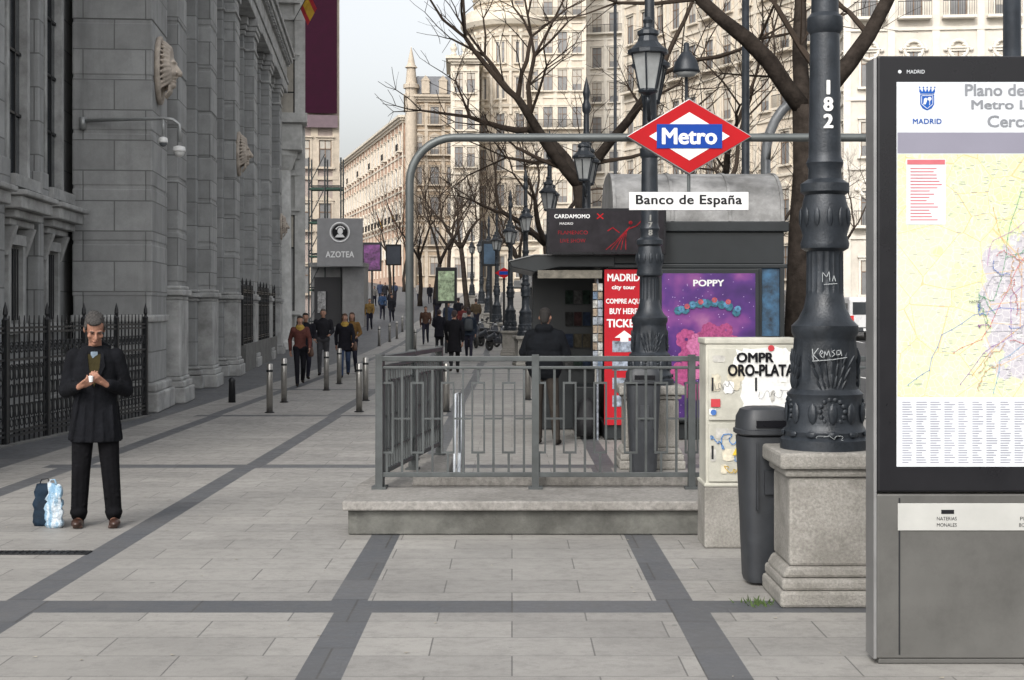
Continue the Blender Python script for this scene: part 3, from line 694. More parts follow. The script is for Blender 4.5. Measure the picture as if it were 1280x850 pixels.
for r_ in range(4):
    mb=MB()
    for c_ in range(3):
        xx=kx(712)+c_*.13; zz=.9+r_*.32; mb.box(xx,xx+.11,1.62,1.68,zz,zz+.2,q.randrange(6))
    mb.obj('magazine_row',dull,K)
pc=[mat('postcard_print_%d'%i,c,.5,var=.7,scale=20) for i,c in enumerate([(.2,.22,.25),(.18,.14,.1),(.08,.12,.18),(.32,.32,.30)])]
mb=MB()
for r_ in range(10):
    for c_ in range(2): xx=kx(741)+c_*.07; mb.box(xx,xx+.06,-.04,-.02,1.0+r_*.115,1.1+r_*.115,q.randrange(4))
mb.cyl((kx(747),0,0),(kx(747),0,2.2),.015); mb.obj('postcard_rack',pc,K)
mb=MB(); mb.box(kx(722),kx(752),.5,1.6,.01,.70); mb.obj('counter',kdark,K,bevel=.01)
mb=MB(); mb.loft([(kx(733),.15,.05,.13,.12),(kx(733),.15,.30,.15,.14),(kx(734),.15,.50,.10,.09),(kx(734),.15,.56,.04,.04)],16,pw=.8); mb.obj('goods_sack',mat('black_bag_cloth',(.012,.012,.014),.7,bump=.8,bscale=9),K,smooth=True)
mb=MB(); mb.box(kx(951),kx(974),-.012,0.03,kz(420),kz(334)); mb.obj('mural',mat('blue_mural_paint',(.02,.06,.11),.6,var=.9,scale=7),K)
for x in (kx(949),kx(977)):
    mb=MB(); mb.box(x-.03,x+.03,-.05,0,.2,2.34); mb.obj('pilaster',kdark,K,bevel=.006)
# ---------------------------------------------------------------- bollards
bm=MB(); bm.lathe([(0,.055),(.83,.055),(.845,.045),(.85,.01)],n=20)
bmesh_=bm.mesh('post',steel,True)
cap_=MB(); cap_.lathe([(.70,.0562),(.74,.0562)],n=20); capm=cap_.mesh('reflective_band',iron_blk)
base_=MB(); base_.lathe([(0.003,.085),(.012,.085),(.02,.058)],n=20); basem=base_.mesh('base_collar',iron_blk)
for x,y in ((337,516),(355,503),(408,488),(424,480),(449,515),(457,501),(474,437),(487,434),(496,432),(519,440),(558,515),(660,500),(503,428)):
    Dd=gD(y); r=empty('bollard','brushed steel cylindrical bollard standing on the pavement','bollard',(px(x,Dd),Dd,gz(Dd)),0,'steel bollards on the pavement')
    inst(bmesh_,'post',r,(0,0,0)); inst(capm,'reflective_band',r,(0,0,0)); inst(basem,'base_collar',r,(0,0,0))
Dd=gD(503); r=empty('bollard','short dark iron bollard near the stone facade','bollard',(px(290,Dd),Dd,0))
mb=MB(); mb.lathe([(0,.07),(.38,.06),(.42,.07),(.46,.05),(.48,.01)],n=16); mb.obj('post',iron_blk,r,smooth=True)
# ---------------------------------------------------------------- iron fences
def iron_fence(p0,p1,z0,h,label):
    p0=Vector(p0);p1=Vector(p1);L=(p1-p0).length; rz=math.atan2(p1.y-p0.y,p1.x-p0.x)
    r=empty('iron_fence',label,'fence',(p0.x,p0.y,z0),rz)
    mb=MB()
    for z in (.10,.16,h-.52,h-.16,h-.10): mb.box(0,L,-.015,.015,z,z+.03)
    mb.obj('rail',iron_blk,r)
    mb=MB(); n=int(L/.16); per=L/n
    for k in range(n+1):
        x=k*per; mb.box(x-.009,x+.009,-.009,.009,.02,h-.04)
        if k<n:
            xm=x+per/2
            mb.ring((xm,0,h-.34),.068,.012,n=12,k=4); mb.ring((xm,0,h-.34),.03,.010,n=8,k=4)
            for zc,sg_ in ((.42,1),(.72,-1),(.92,1)):
                for s in (-1,1):
                    pts=[(xm+s*(.072*math.cos(a)*(1-a/9)),0,zc+sg_*.12*math.sin(a)*(1-a/12)) for a in [j*.6 for j in range(9)]]
                    mb.tube(pts,.009,4)
            mb.ring((xm,0,.28),.05,.010,n=10,k=4); mb.ring((xm,0,h-.6),.035,.009,n=8,k=4)
        mb.prism([(x-.024,h-.04),(x+.024,h-.04),(x,h+.08)],'y',-.006,.006)
    mb.obj('bars',iron_blk,r)
    mp_=MB(); mp_.box(-.035,.035,-.035,.035,0,h+.02); mp_.lathe([(h+.02,.05),(h+.06,.02),(h+.1,.035),(h+.16,.03),(h+.26,.003)],n=8); pm_=mp_.mesh('post',iron_blk)
    m_=max(1,round(L/1.3))
    for k in range(m_+1): inst(pm_,'post',r,(L*k/m_,0,0))
    mb=MB(); mb.box(0,L,-.1,.1,-z0+.003 if z0>.1 else .0,.02); mb.obj('plinth',stone_dk,r)
    return r
iron_fence((-7.0,15.5,0),(-6.10,24.9,0),.0,1.62,'ornate black wrought iron fence in front of granite wall')
iron_fence((px(303,42),42,0),(px(343,54.5),54.5,0),.75,1.65,'black iron fence on a low stone plinth between pilasters')
# ---------------------------------------------------------------- granite building
ang=math.atan(.09)
B=empty('granite_building','monumental grey granite building with pilasters and carved stone heads','building',(-6.1,26,0),ang)
mb=MB(); mb.box(-14,-.78,.8,35.5,0,24); mb.obj('wall',granite,B)
mb=MB(); mb.box(-14,-1.62,-13,.8,0,20); mb.obj('wall',granite,B)
mb=MB(); mb.box(-1.62,-1.5,-12.9,-.2,0.003,1.0); mb.box(-1.5,-1.42,-12.9,-.2,.003,.4); mb.box(-.78,-.6,1.6,35.2,.003,1.4);  mb.obj('plinth',stone_pl,B,bevel=.02)
mb=MB(); mb.box(-1.45,-.12,-.25,1.55,0.0,16); mb.obj('corner_pier',granite,B,bevel=.03)
mb=MB()
for z0,z1,e in ((0,.35,.14),(.35,.5,.09),(1.55,1.68,.04)): mb.box(-1.45-e,-.12+e,-.25-e,1.55+e,z0+.002,z1)
mb.obj('pier_base',stone_pl,B,bevel=.03)
for k in range(14):
    mb=MB(); z=2.0+k*.95; mb.box(-1.462,-.108,-.262,1.562,z,z+.9); mb.obj('pier_block',granite,B,bevel=.025)
TOP=10.6
def pilaster(s,w=1.15):
    mb=MB(); mb.box(-.8,-.28,s-.35,s+w+.35,0,TOP); mb.box(-.3,-.0,s,s+w,.0,TOP-.3)
    o=mb.obj('pilaster',granite,B,bevel=.025)
    mb=MB()
    for z0,z1,e in ((0.0,.3,.16),(.3,.42,.12),(.42,.5,.07),(1.95,2.03,.05),(2.03,2.15,.11),(2.15,2.22,.06),(TOP-1,TOP-.92,.05),(TOP-.55,TOP-.4,.06),(TOP-.4,TOP-.25,.10),(TOP-.25,TOP,.14)):
        mb.box(-.8,e,s-e,s+w+e,z0+.003,z1)
        mb.box(-.8,-.28+e,s-.35-e,s+w+.35+e,z0+.003,z1-.01)
    mb.box(-.8,.05,s-.05,s+w+.05,.5,1.95)
    mb.obj('moulding',stone_pl,o,bevel=.025)
    # rusticated block faces
    mb=MB(); z=2.3
    while z<TOP-1.1: mb.box(-.79,.018,s-.018,s+w+.018,z,min(z+.93,TOP-1.05)); z+=.98
    mb.obj('pilaster_blocks',granite,o,bevel=.025)
    return o
SS=(2.2,7.8,13.6,19.6,26.0,31.5)
for s in SS: pilaster(s)
mb=MB()
for z0,z1,e in ((0,.35,.08),(.35,.5,.13),(.5,1.1,.05),(1.1,1.25,.15),(1.25,1.5,.28),(1.5,1.65,.36)): mb.box(-.9,e,1.6,35.4+e,TOP+z0+.002,TOP+z1)
mb.obj('entablature',stone_pl,B,bevel=.02)
mb=MB()
for k in range(60): s=1.9+k*.56; mb.box(-.2,.22,s,s+.24,TOP+1.12,TOP+1.26)
mb.obj('dentils',stone_pl,B)
for s in SS:
    mb=MB(); mb.box(-.8,-.1,s,s+1.1,TOP+1.65,18); mb.box(-.8,0,s-.1,s+1.2,TOP+1.65,TOP+2.1); mb.obj('pilaster',granite,B,bevel=.02)
mb=MB(); mb.box(-.9,.3,1.6,35.8,18,18.5); mb.box(-.9,.5,1.6,36.2,18.5,18.9); mb.obj('cornice',stone_pl,B)
def arch_window(w,h):
    mb=MB()
    mb.box(-w/2,w/2,-.02,.02,0,h,1)
    for x in (-w/2-.16,w/2): mb.box(x,x+.16,-.14,.03,-.05,h,0)
    mb.box(-w/2-.3,w/2+.3,-.3,.03,-.22,-.05,0); mb.box(-w/2-.25,w/2+.25,-.25,.03,h,h+.22,0); mb.box(-w/2-.35,w/2+.35,-.35,.03,h+.22,h+.32,0)
    for k in range(1,3): mb.box(-w/2+w*k/3-.02,-w/2+w*k/3+.02,-.05,-.02,0,h,2)
    for k in range(1,5): mb.box(-w/2,w/2,-.05,-.02,h*k/5-.02,h*k/5+.02,2)
    return mb.mesh('window',[stone_pl,dark_glass,iron_blk])
wm=arch_window(1.5,4.2)
for s in (5.6,11.3,17.3,23.4,29.3):
    inst(wm,'window',B,(-.78,s,3.0),(0,0,math.pi/2)); inst(wm,'window',B,(-.78,s,13),(0,0,math.pi/2))
wlow=MB(); wlow.box(-.36,.36,-.02,.01,0,1.05,1)
for x in (-.52,.36): wlow.box(x,x+.16,-.12,.01,-.05,1.1,0)
wlow.box(-.58,.58,-.16,.01,-.2,-.05,0); wlow.box(-.55,.55,-.14,.01,1.1,1.25,0)
for k in range(5): wlow.cyl((-.28+k*.14,-.06,0),(-.28+k*.14,-.06,1.05),.012,n=6,m=2)
wl=wlow.mesh('window',[stone_pl,dark_glass,iron_blk]); wbig=arch_window(1.1,4.6)
for s in (-1.55,-4.0,-6.6,-9.2):
    inst(wl,'window',B,(-1.62,s,1.62),(0,0,math.pi/2)); inst(wbig,'window',B,(-1.62,s,3.75),(0,0,math.pi/2))
    mb=MB()
    for z0,z1,e,w in ((2.98,3.08,.2,.75),(3.08,3.2,.3,.85),(3.2,3.38,.42,.98),(3.38,3.46,.5,1.05)): mb.box(-1.62,-1.62+e,s-w,s+w,z0+.002,z1)
    for dy in (-.62,.5): mb.prism([(-1.62,2.55),(-1.5,2.55),(-1.36,2.98),(-1.62,2.98)],'y',s+dy,s+dy+.14)
    mb.obj('window_hood',stone_pl,B,bevel=.02)
    mb=MB(); mb.box(-1.62,-1.44,s-1.32,s-.98,0.4,20); mb.box(-1.62,-1.38,s-1.4,s-.9,3.5,3.9); mb.obj('wall_strip',granite,B,bevel=.02)
def carved_head():
    mb=MB(); mb.ell((0,0,0),(.08,.44,.60)); mb.ring((.03,0,0),.56,.05,n=28,axis='x',k=8,rx=.40)
    mb.ell((.13,0,.04),(.17,.23,.32),n=20,k=13); mb.capsule((.27,0,.12),(.36,0,-.05),.035,.06)
    mb.ell((.27,.085,.14),(.05,.09,.035)); mb.ell((.27,-.085,.14),(.05,.09,.035))
    mb.ell((.25,.10,-.05),(.07,.06,.06)); mb.ell((.25,-.10,-.05),(.07,.06,.06))
    mb.ell((.28,0,-.13),(.045,.09,.022)); mb.ell((.27,0,-.19),(.045,.075,.022)); mb.ell((.23,0,-.26),(.08,.09,.06))
    for k in range(24):
        a=math.radians(-50+280*k/23)
        c_,s_=math.cos(a),math.sin(a)
        mb.tube([(.2,.16*c_,.06+.22*s_),(.20,.25*c_,.06+.34*s_),(.12,.33*c_+.03*s_,.05+.43*s_),(.06,.36*c_+.06*s_,.04+.50*s_)],[.045,.045,.035,.015],8)
    for k in range(7):
        y=-.12+.04*k; mb.tube([(.2,y,-.27),(.20,y*1.1,-.36),(.12,y*1.3,-.47-.03*(k%2))],[.03,.03,.012],7)
    return mb
h0=remesh(carved_head(),.016,'carved_head',[pale_stone],B,2); h0.location=(-.09,.35,pz(88,26.3)); hm=h0.data
inst(hm,'carved_head',B,(0.02,14.15,pz(192,40))); inst(hm,'carved_head',B,(.02,32,pz(285,59)),(0,0,0),(.85,.85,.85))
D=25.3; sc_=empty('security_camera','two dome security cameras on a grey bracket arm','security camera',(0,D,0))
z=pz(148,D); mb=MB(); mb.tube([(px(97,D),.3,z),(px(205,D),0,z),(px(216,D),0,z-.02),(px(224,D),0,z-.1),(px(225,D),0,pz(178,D))],.03,10)
mb.tube([(px(204,D),0,z),(px(204,D),0,pz(170,D))],.025,8); mb.cyl((px(97,D),.3,z-.15),(px(97,D),.3,z+.06),.06,n=8); mb.obj('bracket',mat('pale_grey_bracket',(.33,.34,.34),.4,.4),sc_,smooth=True)
for x,y,r_ in ((204,177,.08),(224,188,.11)):
    mb=MB(); mb.lathe([(.08,.03),(.06,r_*.9),(.0,r_),(-.02,r_)],(px(x,D),0,pz(y,D)),16); h=mb.obj('camera_housing',white,sc_,smooth=True)
    mb=MB(); mb.ell((px(x,D),0,pz(y,D)-.02),(r_*.85,r_*.85,r_*.85)); mb.obj('camera_dome',mat('smoked_dome',(.12,.13,.14),.15) if x<210 else white,h,smooth=True)
# ---------------------------------------------------------------- generic buildings
def win_mesh(w,h,trim,frame,arch=False):
    mb=MB(); mb.box(-w/2,w/2,-.02,.02,0,h,1)
    t_=.14
    mb.box(-w/2-t_,-w/2,-.13,.03,-.02,h,0); mb.box(w/2,w/2+t_,-.13,.03,-.02,h,0)
    mb.box(-w/2-t_-.08,w/2+t_+.08,-.26,.03,-.16,-.02,0); mb.box(-w/2-t_,w/2+t_,-.15,.03,h,h+.16,0)
    if arch: mb.prism([(-w/2-.2,h+.16),(w/2+.2,h+.16),(0,h+.55)],'y',-.2,.03,0)
    else: mb.box(-w/2-.2,w/2+.2,-.25,.03,h+.16,h+.25,0)
    mb.box(-.03,.03,-.06,-.02,0,h,2); mb.box(-w/2,w/2,-.06,-.02,h*.65,h*.65+.06,2)
    for x in (-w/2,w/2-.06): mb.box(x,x+.06,-.06,-.02,0,h,2)
    return mb
def wmesh(mb,trim,frame):
    return mb.mesh('window',[trim,far_glass,frame,mat('pale_blind',(.42,.39,.34),.8)])
balc=MB(); balc.box(-1.0,1.0,-.62,.02,-.2,-.03,0); balc.box(-1,1,-.6,-.57,.82,.87,1)
for k in range(15): balc.box(-.99+k*.141,-.97+k*.141,-.6,-.575,-.03,.84,1)
br=random.Random(99)
def building(label,loc,rz,W,Dp,H,floors,bays,wm_,tm,frame=None,ww=1.1,wh=2.0,z0=1.0,fh=None,side=None,balcony=True,sbays=4):
    frame=frame or white
    r=empty('stone_building',label,'building',loc,rz)
    mb=MB(); mb.box(0,W,0,Dp,-3,H); mb.obj('wall',wm_,r)
    fh=fh or (H-1.5)/floors
    vs=[]
    for ar in (False,True):
        row=[]
        for bl in (0,.35,.7):
            m_=win_mesh(ww,wh,tm,frame,ar)
            if bl: m_.box(-ww/2+.05,ww/2-.05,-.045,-.021,wh*(1-bl),wh-.03,3)
            row.append(wmesh(m_,tm,frame))
        vs.append(row)
    bmh=balc.mesh('balcony',[tm,iron_blk])
    def face(n,L,fx):
        mk=0
        for f in range(floors):
            for b in range(n):
                u=(b+.5)*L/n; z=z0+f*fh+.6
                p,ro=fx(u,z); inst(br.choice(vs[1 if f%3==1 else 0]),'window',r,p,(0,0,ro))
                if balcony and (f%3==1 or (b%4==1 and f%2)) and mk<40: inst(bmh,'balcony',r,p,(0,0,ro)); mk+=1
    face(bays,W,lambda u,z:((u,0,z),0))
    if side=='left': face(sbays,Dp,lambda u,z:((0,Dp-u,z),-math.pi/2))
    mb=MB()
    for f in range(1,floors+1):
        z=z0+f*fh-.25
        mb.box(-.12,W+.12,-.12,Dp+.12,z,z+.22)
    for z,e in ((H-.9,.25),(H-.6,.5),(H-.3,.75)): mb.box(-e,W+e,-e,Dp+e,z+.002,z+.3)
    mb.obj('cornice',tm,r)
    for b in range(bays+1):
        mb=MB(); u=b*W/bays; mb.box(u-.22,u+.22,-.09,.0,-1,H-.95); mb.obj('pilaster',tm,r)
    return r
creamA=mat('cream_stucco',(.58,.51,.42),.9,var=.18,scale=.4,bump=.2,bscale=3,grime=.25); creamT=mat('cream_trim',(.64,.58,.485),.9,var=.12,grime=.2)
whiteA=mat('whitish_limestone',(.62,.575,.505),.9,var=.15,scale=.4,bump=.2,bscale=3,grime=.25); whiteT=mat('pale_limestone_trim',(.68,.64,.57),.9,var=.1,grime=.2)
tanA=mat('tan_stone',(.37,.29,.21),.9,var=.2,scale=.4,bump=.2,grime=.35); tanT=mat('tan_trim',(.48,.415,.335),.9,var=.15,grime=.3)
pinkA=mat('faded_terracotta_render',(.50,.34,.25),.9,var=.15,scale=.5,grime=.25)
brownF=mat('brown_window_frame',(.18,.12,.08),.6)
slate=mat('slate_roof',(.18,.19,.21),.7,var=.2)
WR=building('whitish ornate stone building with brown framed windows',(20.6,92,gz(92)),math.radians(-6),16,10,27,6,6,whiteA,whiteT,brownF,1.0,2.1,side='left')
for b in range(6):
    for f in (1,3):
        mb=MB(); x=(b+.5)*16/6; mb.ring((x,-.12,3.8+f*4.25),.55,.12,n=16)
        for k in range(6): a=k*1.05; mb.ell((x+.75*math.cos(a),-.1,3.8+f*4.25+.35*math.sin(a)),(.16,.12,.12),n=8,k=5)
        mb.obj('relief_ornament',whiteT,WR,smooth=True)
building('cream stone building with balconies on a wide avenue',(9.6,128,gz(128)),math.radians(-66),33,12,38,9,13,creamA,creamT,brownF,1.1,2.3)
building('tall pale apartment building behind bare trees',(7.0,175,gz(175)),math.radians(-14),16,14,50,12,8,whiteA,whiteT,brownF,1.1,2.3,side='left')
RT=building('tall cream building with rounded corner tower',(.0,166,gz(166)),math.radians(-3),8,12,47,11,5,creamA,creamT,brownF,1.05,2.3)
mb=MB(); mb.lathe([(-3,4.9),(29.9,4.9),(30,4.2),(44,4.2)],(-.2,4.2,0),40); mb.obj('tower_wall',creamA,RT,auto=30)
mb=MB()
for k in range(12):
    z=4.6+k*3.95; rr=4.9 if z<30 else 4.2; mb.lathe([(z,rr+.02),(z,rr+.22),(z+.3,rr+.32),(z+.35,rr+.02)],(-.2,4.2,0),40)
mb.lathe([(29.4,4.92),(29.5,5.6),(30.0,5.9),(30.4,5.9),(30.5,5.3),(31.4,5.3),(31.45,4.3)],(-.2,4.2,0),40)
mb.lathe([(43,4.22),(43,4.9),(44,5.2),(44.2,4.6),(46,4.0),(48,2.5),(49,.2)],(-.2,4.2,0),40)
mb.obj('tower_cornice',creamT,RT,auto=30)
for k in range(16):
    a=math.radians(-180+k*13); mb=MB(); rr=4.95; x=-.2+rr*math.cos(a); y=4.2+rr*math.sin(a)
    mb.lathe([(0,.22),(9,.18),(9.1,.3),(9.4,.32)],(x,y,19.6),10); mb.obj('tower_column',creamT,RT,auto=40)
tw=wmesh(win_mesh(.95,2.3,creamT,brownF,False),creamT,brownF)
for f in range(11):
    rr=4.92 if 1.6+f*3.95<28 else 4.22
    for k in range(7):
        a=math.radians(-90+(k-3)*25-12); inst(tw,'window',RT,(-.2+rr*math.cos(a),4.2+rr*math.sin(a),1.6+f*3.95),(0,0,a+math.pi/2))
ST=building('lower cream stone wing with balustrade and corner urns',(px(566,160),160,gz(160)),math.radians(2),2.6,10,25.3,6,2,creamA,creamT,brownF,.9,2.1,balcony=False,side='left')
for x in (.1,1.3,2.5):
    mb=MB(); mb.lathe([(0,.3),(.3,.3),(.35,.15),(.6,.3),(.9,.38),(1.1,.2),(1.2,.25),(1.5,.03)],(x,-.3,25.3),12); mb.obj('urn',creamT,ST,smooth=True)
BT=building('brown and cream stone block with slender turret',(px(512,188),188,gz(188)),math.radians(4),6.3,14,24.2,6,3,tanA,tanT,brownF,1.1,2.2,side='left',sbays=4)
mb=MB(); mb.lathe([(-3,.75),(25,.75),(25,1.0),(25.5,1.0),(25.6,.7),(27.5,.55),(27.6,.8),(28,.5),(30.2,.05)],(0.2,0,0),12); mb.obj('turret',tanT,BT,auto=40)
mb=MB(); mb.prism([(0,24.2),(6.3,24.2),(5.4,26.6),(.9,26.6)],'y',.3,13.7); mb.obj('roof',slate,BT)
for x in (2,4.2):
    mb=MB(); mb.box(x-.5,x+.5,-.05,1.5,24.4,26); mb.prism([(x-.6,26),(x+.6,26),(x,26.7)],'y',-.1,1.5); mb.obj('dormer',tanT,BT)
building('long cream and terracotta building with heavy cornice',(-30.5,262,gz(262)),math.atan2(-70,16.5),72,14,19.5,4,22,pinkA,creamT,white,1.2,2.3)
building('grey apartment block far down the street',(px(400,235),235,gz(235)),0,9,10,10,3,4,tanA,tanT,white)
npal=mat('pale_grey_stone',(.46,.46,.445),.88,var=.25,scale=1,grime=.45); npt=mat('pale_grey_trim',(.49,.49,.475),.88,var=.2,grime=.35)
N=building('pale grey neoclassical building with tall columns',(-16.9,61.5,gz(61)),math.radians(8),8.1,9.5,24,3,5,npal,npt,iron_blk,1.2,4.0,fh=6.5,balcony=False)
u=7.3; mb=MB(); mb.lathe([(0,.6),(.3,.6),(.35,.5),(.6,.48),(7.4,.42),(7.5,.5),(7.9,.62),(8.0,.7),(8.2,.7)],(u,-.55,0),24); cn=mb.obj('column',npt,N,auto=35)
mb=MB(); mb.box(u-.9,u+.9,-1.3,0,8.2,9.3); mb.box(u-1.1,u+1.1,-1.5,0,9.3,9.7); mb.obj('entablature',npt,N,bevel=.03)
burg=mat('burgundy_wrap_fabric',(.026,.006,.015),.9,var=.15,spec=.1)
WB=building('beige building wrapped in a dark red fabric banner',(px(366,96)+.0,96,gz(96)),math.radians(9),2.75,12,34,8,2,mat('pinkish_beige_render',(.34,.285,.26),.9,var=.15,grime=.3),tanT,brownF,.8,1.7,balcony=False)
mb=MB(); mb.box(.55,2.8,-.5,-.4,pz(142,96)-gz(96),32); mb.obj('banner',burg,WB)
mb=MB(); mb.box(.5,2.85,-.42,-.35,pz(142,96)-gz(96)-.9,pz(142,96)-gz(96)-.1); mb.obj('banner_border',mat('mauve_border',(.14,.10,.115),.8),WB)
D=84; S=empty('scaffolding','grey and green tube scaffolding beside a building','scaffolding',(px(386,D),D,gz(D)),0)
mb=MB()
for x in (0,.9,1.8):
    for y in (0,1.2): mb.cyl((x,y,0),(x,y,9.5),.05,n=6)
for k in range(5):
    for y in (0,1.2): mb.cyl((0,y,1.9*k+.3),(1.8,y,1.9*k+.3),.04,n=6)
    mb.cyl((0,0,1.9*k+.3),(.9,0,1.9*k+2.1),.03,n=6)
mb.obj('tube_frame',rail_m,S)
mb=MB()
for k in range(1,5): mb.box(0,1.8,0,1.2,1.9*k+.1,1.9*k+.2)
mb.obj('deck',mat('green_deck',(.06,.12,.09),.8),S)
D=82.5; A=empty('roof_terrace_sign','grey square sign with round white emblem above a doorway','sign',(px(425,D),D,pz(303,D)),0)
w=28.5/F*D; h=30/F*D
mb=MB(); mb.box(-w,w,-.06,.06,-h,h); mb.obj('board',mat('grey_sign_board',(.22,.22,.225),.5,var=.08,spec=.2),A,bevel=.01)
mb=MB(); mb.ring((0,-.075,h*.42),.52,.045,n=28); mb.obj('emblem_ring',signw,A)
mb=MB(); mb.disc((0,h*.42),.42,-.07,24); mb.obj('emblem_disc',black,A)
mb=MB(); mb.ell((0.02,-.075,h*.42+.06),(.15,.012,.19),n=12,k=7); mb.prism([(-.28,h*.42-.28),(.28,h*.42-.28),(.16,h*.42-.12),(-.14,h*.42-.12)],'y',-.085,-.072)
for k in range(7): a=.5+k*.36; mb.ell((.02+.24*math.cos(a),-.075,h*.42+.08+.24*math.sin(a)),(.05,.01,.04),n=7,k=5)
mb.obj('emblem_portrait',signw,A)
text('AZOTEA',A,(0,-.066,-h*.5),.34,signw,w*1.25,off=.025)
Bo=empty('entrance_booth','grey rendered booth with dark arched doorway below a sign','booth',(px(388,83.4),83.4,gz(83.4)))
bw=px(455,83.4)-px(388,83.4)
mb=MB(); mb.box(bw*.60,bw,0,2.5,0,3.35); mb.box(0,bw*.6,.6,2.5,0,3.35); mb.box(-.05,bw+.05,-.1,2.5,3.35,3.6); mb.obj('wall',mat('grey_render',(.20,.20,.20),.8,var=.15,grime=.3),Bo)
mb=MB(); mb.box(.15,bw*.55,.5,.58,0,2.8); mb.obj('doorway',mat('dark_doorway',(.02,.02,.022),.7),Bo)
mb=MB(); mb.box(.35,.8,.4,.48,.8,2.0); mb.obj('door_poster',mat('door_poster_print',(.2,.2,.2),.6,var=.8,scale=6),Bo)
def flag(loc,label,s=1,ang=0.6):
    r=empty('flag',label,'flag',loc)
    mb=MB(); d=Vector((math.sin(ang),0,math.cos(ang))); mb.cyl((0,0,0),tuple(d*2.4*s),.03*s,n=6); mb.obj('pole',iron_blk,r)
    rd_=mat('flag_red',(.28,.012,.018),.8); ye=mat('flag_yellow',(.42,.25,.02),.8)
    mb=MB(); n=8
    for band,(a,b,m_) in enumerate(((0,.25,0),(.25,.75,1),(.75,1,0))):
        for k in range(n):
            u0,u1=k/n,(k+1)/n
            f=lambda u,v:(d.x*(2.3-1.3*v)*s+u*.5*s*(1),.12*math.sin(u*7+v)*s,d.z*(2.3-1.3*v)*s-u*1.1*s)
            mb.quad(f(u0,a),f(u1,a),f(u1,b),f(u0,b),m=m_)
    mb.obj('cloth',[rd_,ye],r)
flag((px(370,62),61.2,pz(26,61)),'red and yellow flag on a pole fixed to a building',.6,.5)
for x,y,D in ((494,285,175),(478,292,180)): flag((px(x,D),D,pz(y,D)),'small red and yellow flag hanging over the street',1.3,-.3)
def backlit(D,x0,x1,y0,y1,c,label):
    r=empty('advertising_panel',label,'advertising panel',(px((x0+x1)/2,D),D,gz(D)))
    w=(x1-x0)/2/F*D; a=pz(y1,D)-gz(D); b=pz(y0,D)-gz(D)
    mb=MB(); mb.box(-w-.1,w+.1,-.1,.1,a-.1,b+.15); mb.box(-w*.4 if a<1.5 else -.06,w*.4 if a<1.5 else .06,-.06,.06,0,a-.1); mb.obj('case',iron_blk,r,bevel=.02)
    mb=MB(); mb.box(-w,w,-.115,-.1,a,b); mb.obj('poster',c,r)
    return r
backlit(58,548,568,339,376,mat('pale_green_poster',(.30,.38,.24),.3,var=.8,scale=4,emit=.15),'lit pale green advertising panel on the pavement')
backlit(95,455,475,306,337,mat('magenta_banner_print',(.10,.03,.11),.6,var=.9,scale=3.5),'magenta patterned banner hanging above the pavement')
backlit(70,605,622,305,330,mat('blue_panel_print',(.05,.09,.14),.5,var=.5,scale=2),'blue printed panel on a post')
backlit(110,484,500,308,330,mat('dark_shop_sign',(.05,.06,.08),.5),'dark shop sign panel above the pavement')
D=62; m2=empty('metro_sign','small red diamond metro sign on a post down the street','sign',(px(630,D),D,gz(D)))
mb=MB(); mb.cyl((0,.05,0),(0,.05,3.0),.05,n=8); mb.obj('post',iron_blk,m2)
mb=MB(); mb.prism([(-.38,3.15),(0,2.92),(.38,3.15),(0,3.38)],'y',-.04,0); mb.obj('red_diamond',red,m2)
mb=MB(); mb.box(-.2,.2,-.05,-.04,3.08,3.22); mb.obj('blue_bar',blue,m2)
D=52; k2=empty('street_kiosk','small dark kiosk further along the pavement','kiosk',(px(660,D),D,gz(D)))
mb=MB(); mb.box(-.2,2.3,0,2.5,0,2.5); mb.obj('body',kdark,k2,bevel=.03)
mb=MB(); mb.box(-.5,2.6,-.3,2.8,2.5,2.75); mb.prism([(-.3,2.75),(2.4,2.75),(1.9,3.3),(.2,3.3)],'y',0,2.5); mb.obj('roof',kroof,k2,bevel=.02)
def pole(x,D,ytop,r_,label):
    r=empty('utility_pole',label,'pole',(px(x,D),D,gz(D)))
    h=pz(ytop,D)-gz(D); mb=MB(); mb.lathe([(0,r_*1.6),(.5,r_*1.5),(.55,r_),(h,r_*.8)],n=14); mb.obj('shaft',iron,r,smooth=True)
    return r,h
pole(932,25,-60,.075,'dark straight steel pole rising beside a bare tree')
pole(769,40,-60,.05,'thin dark steel pole')
pole(1265,13,-120,.09,'thick black steel pole behind the map panel')
r,h=pole(858,22.8,60,.03,'thin pole with a bell shaped lamp')
mb=MB(); mb.lathe([(-.02,.21),(.02,.2),(.14,.17),(.26,.09),(.3,.05),(.42,.04),(.44,.01)],(0,0,h-.35),18); lh=mb.obj('lamp_shade',iron,r,smooth=True)
mb=MB(); mb.lathe([(-.10,.02),(-.08,.12),(-.03,.18)],(0,0,h-.35),14); mb.obj('lamp_bulb',lan_glass,lh,smooth=True)
D=26; r=empty('curved_pipe_mast','curved grey metal mast above the kiosk roof','mast',(0,D,0))
mb=MB(); pts=[(px(957,D),0,0),(px(957,D),0,pz(200,D))]
for k in range(7): a=math.pi-k*math.pi/14; pts.append((px(957,D)+.75+.75*math.cos(a),0,pz(200,D)+1.1*math.sin(a)))
pts.append((px(1050,D),0,pz(118,D))); mb.tube(pts,.085,12); mb.obj('mast_pipe',mat('light_grey_pipe',(.19,.20,.21),.5,.3),r,smooth=True)
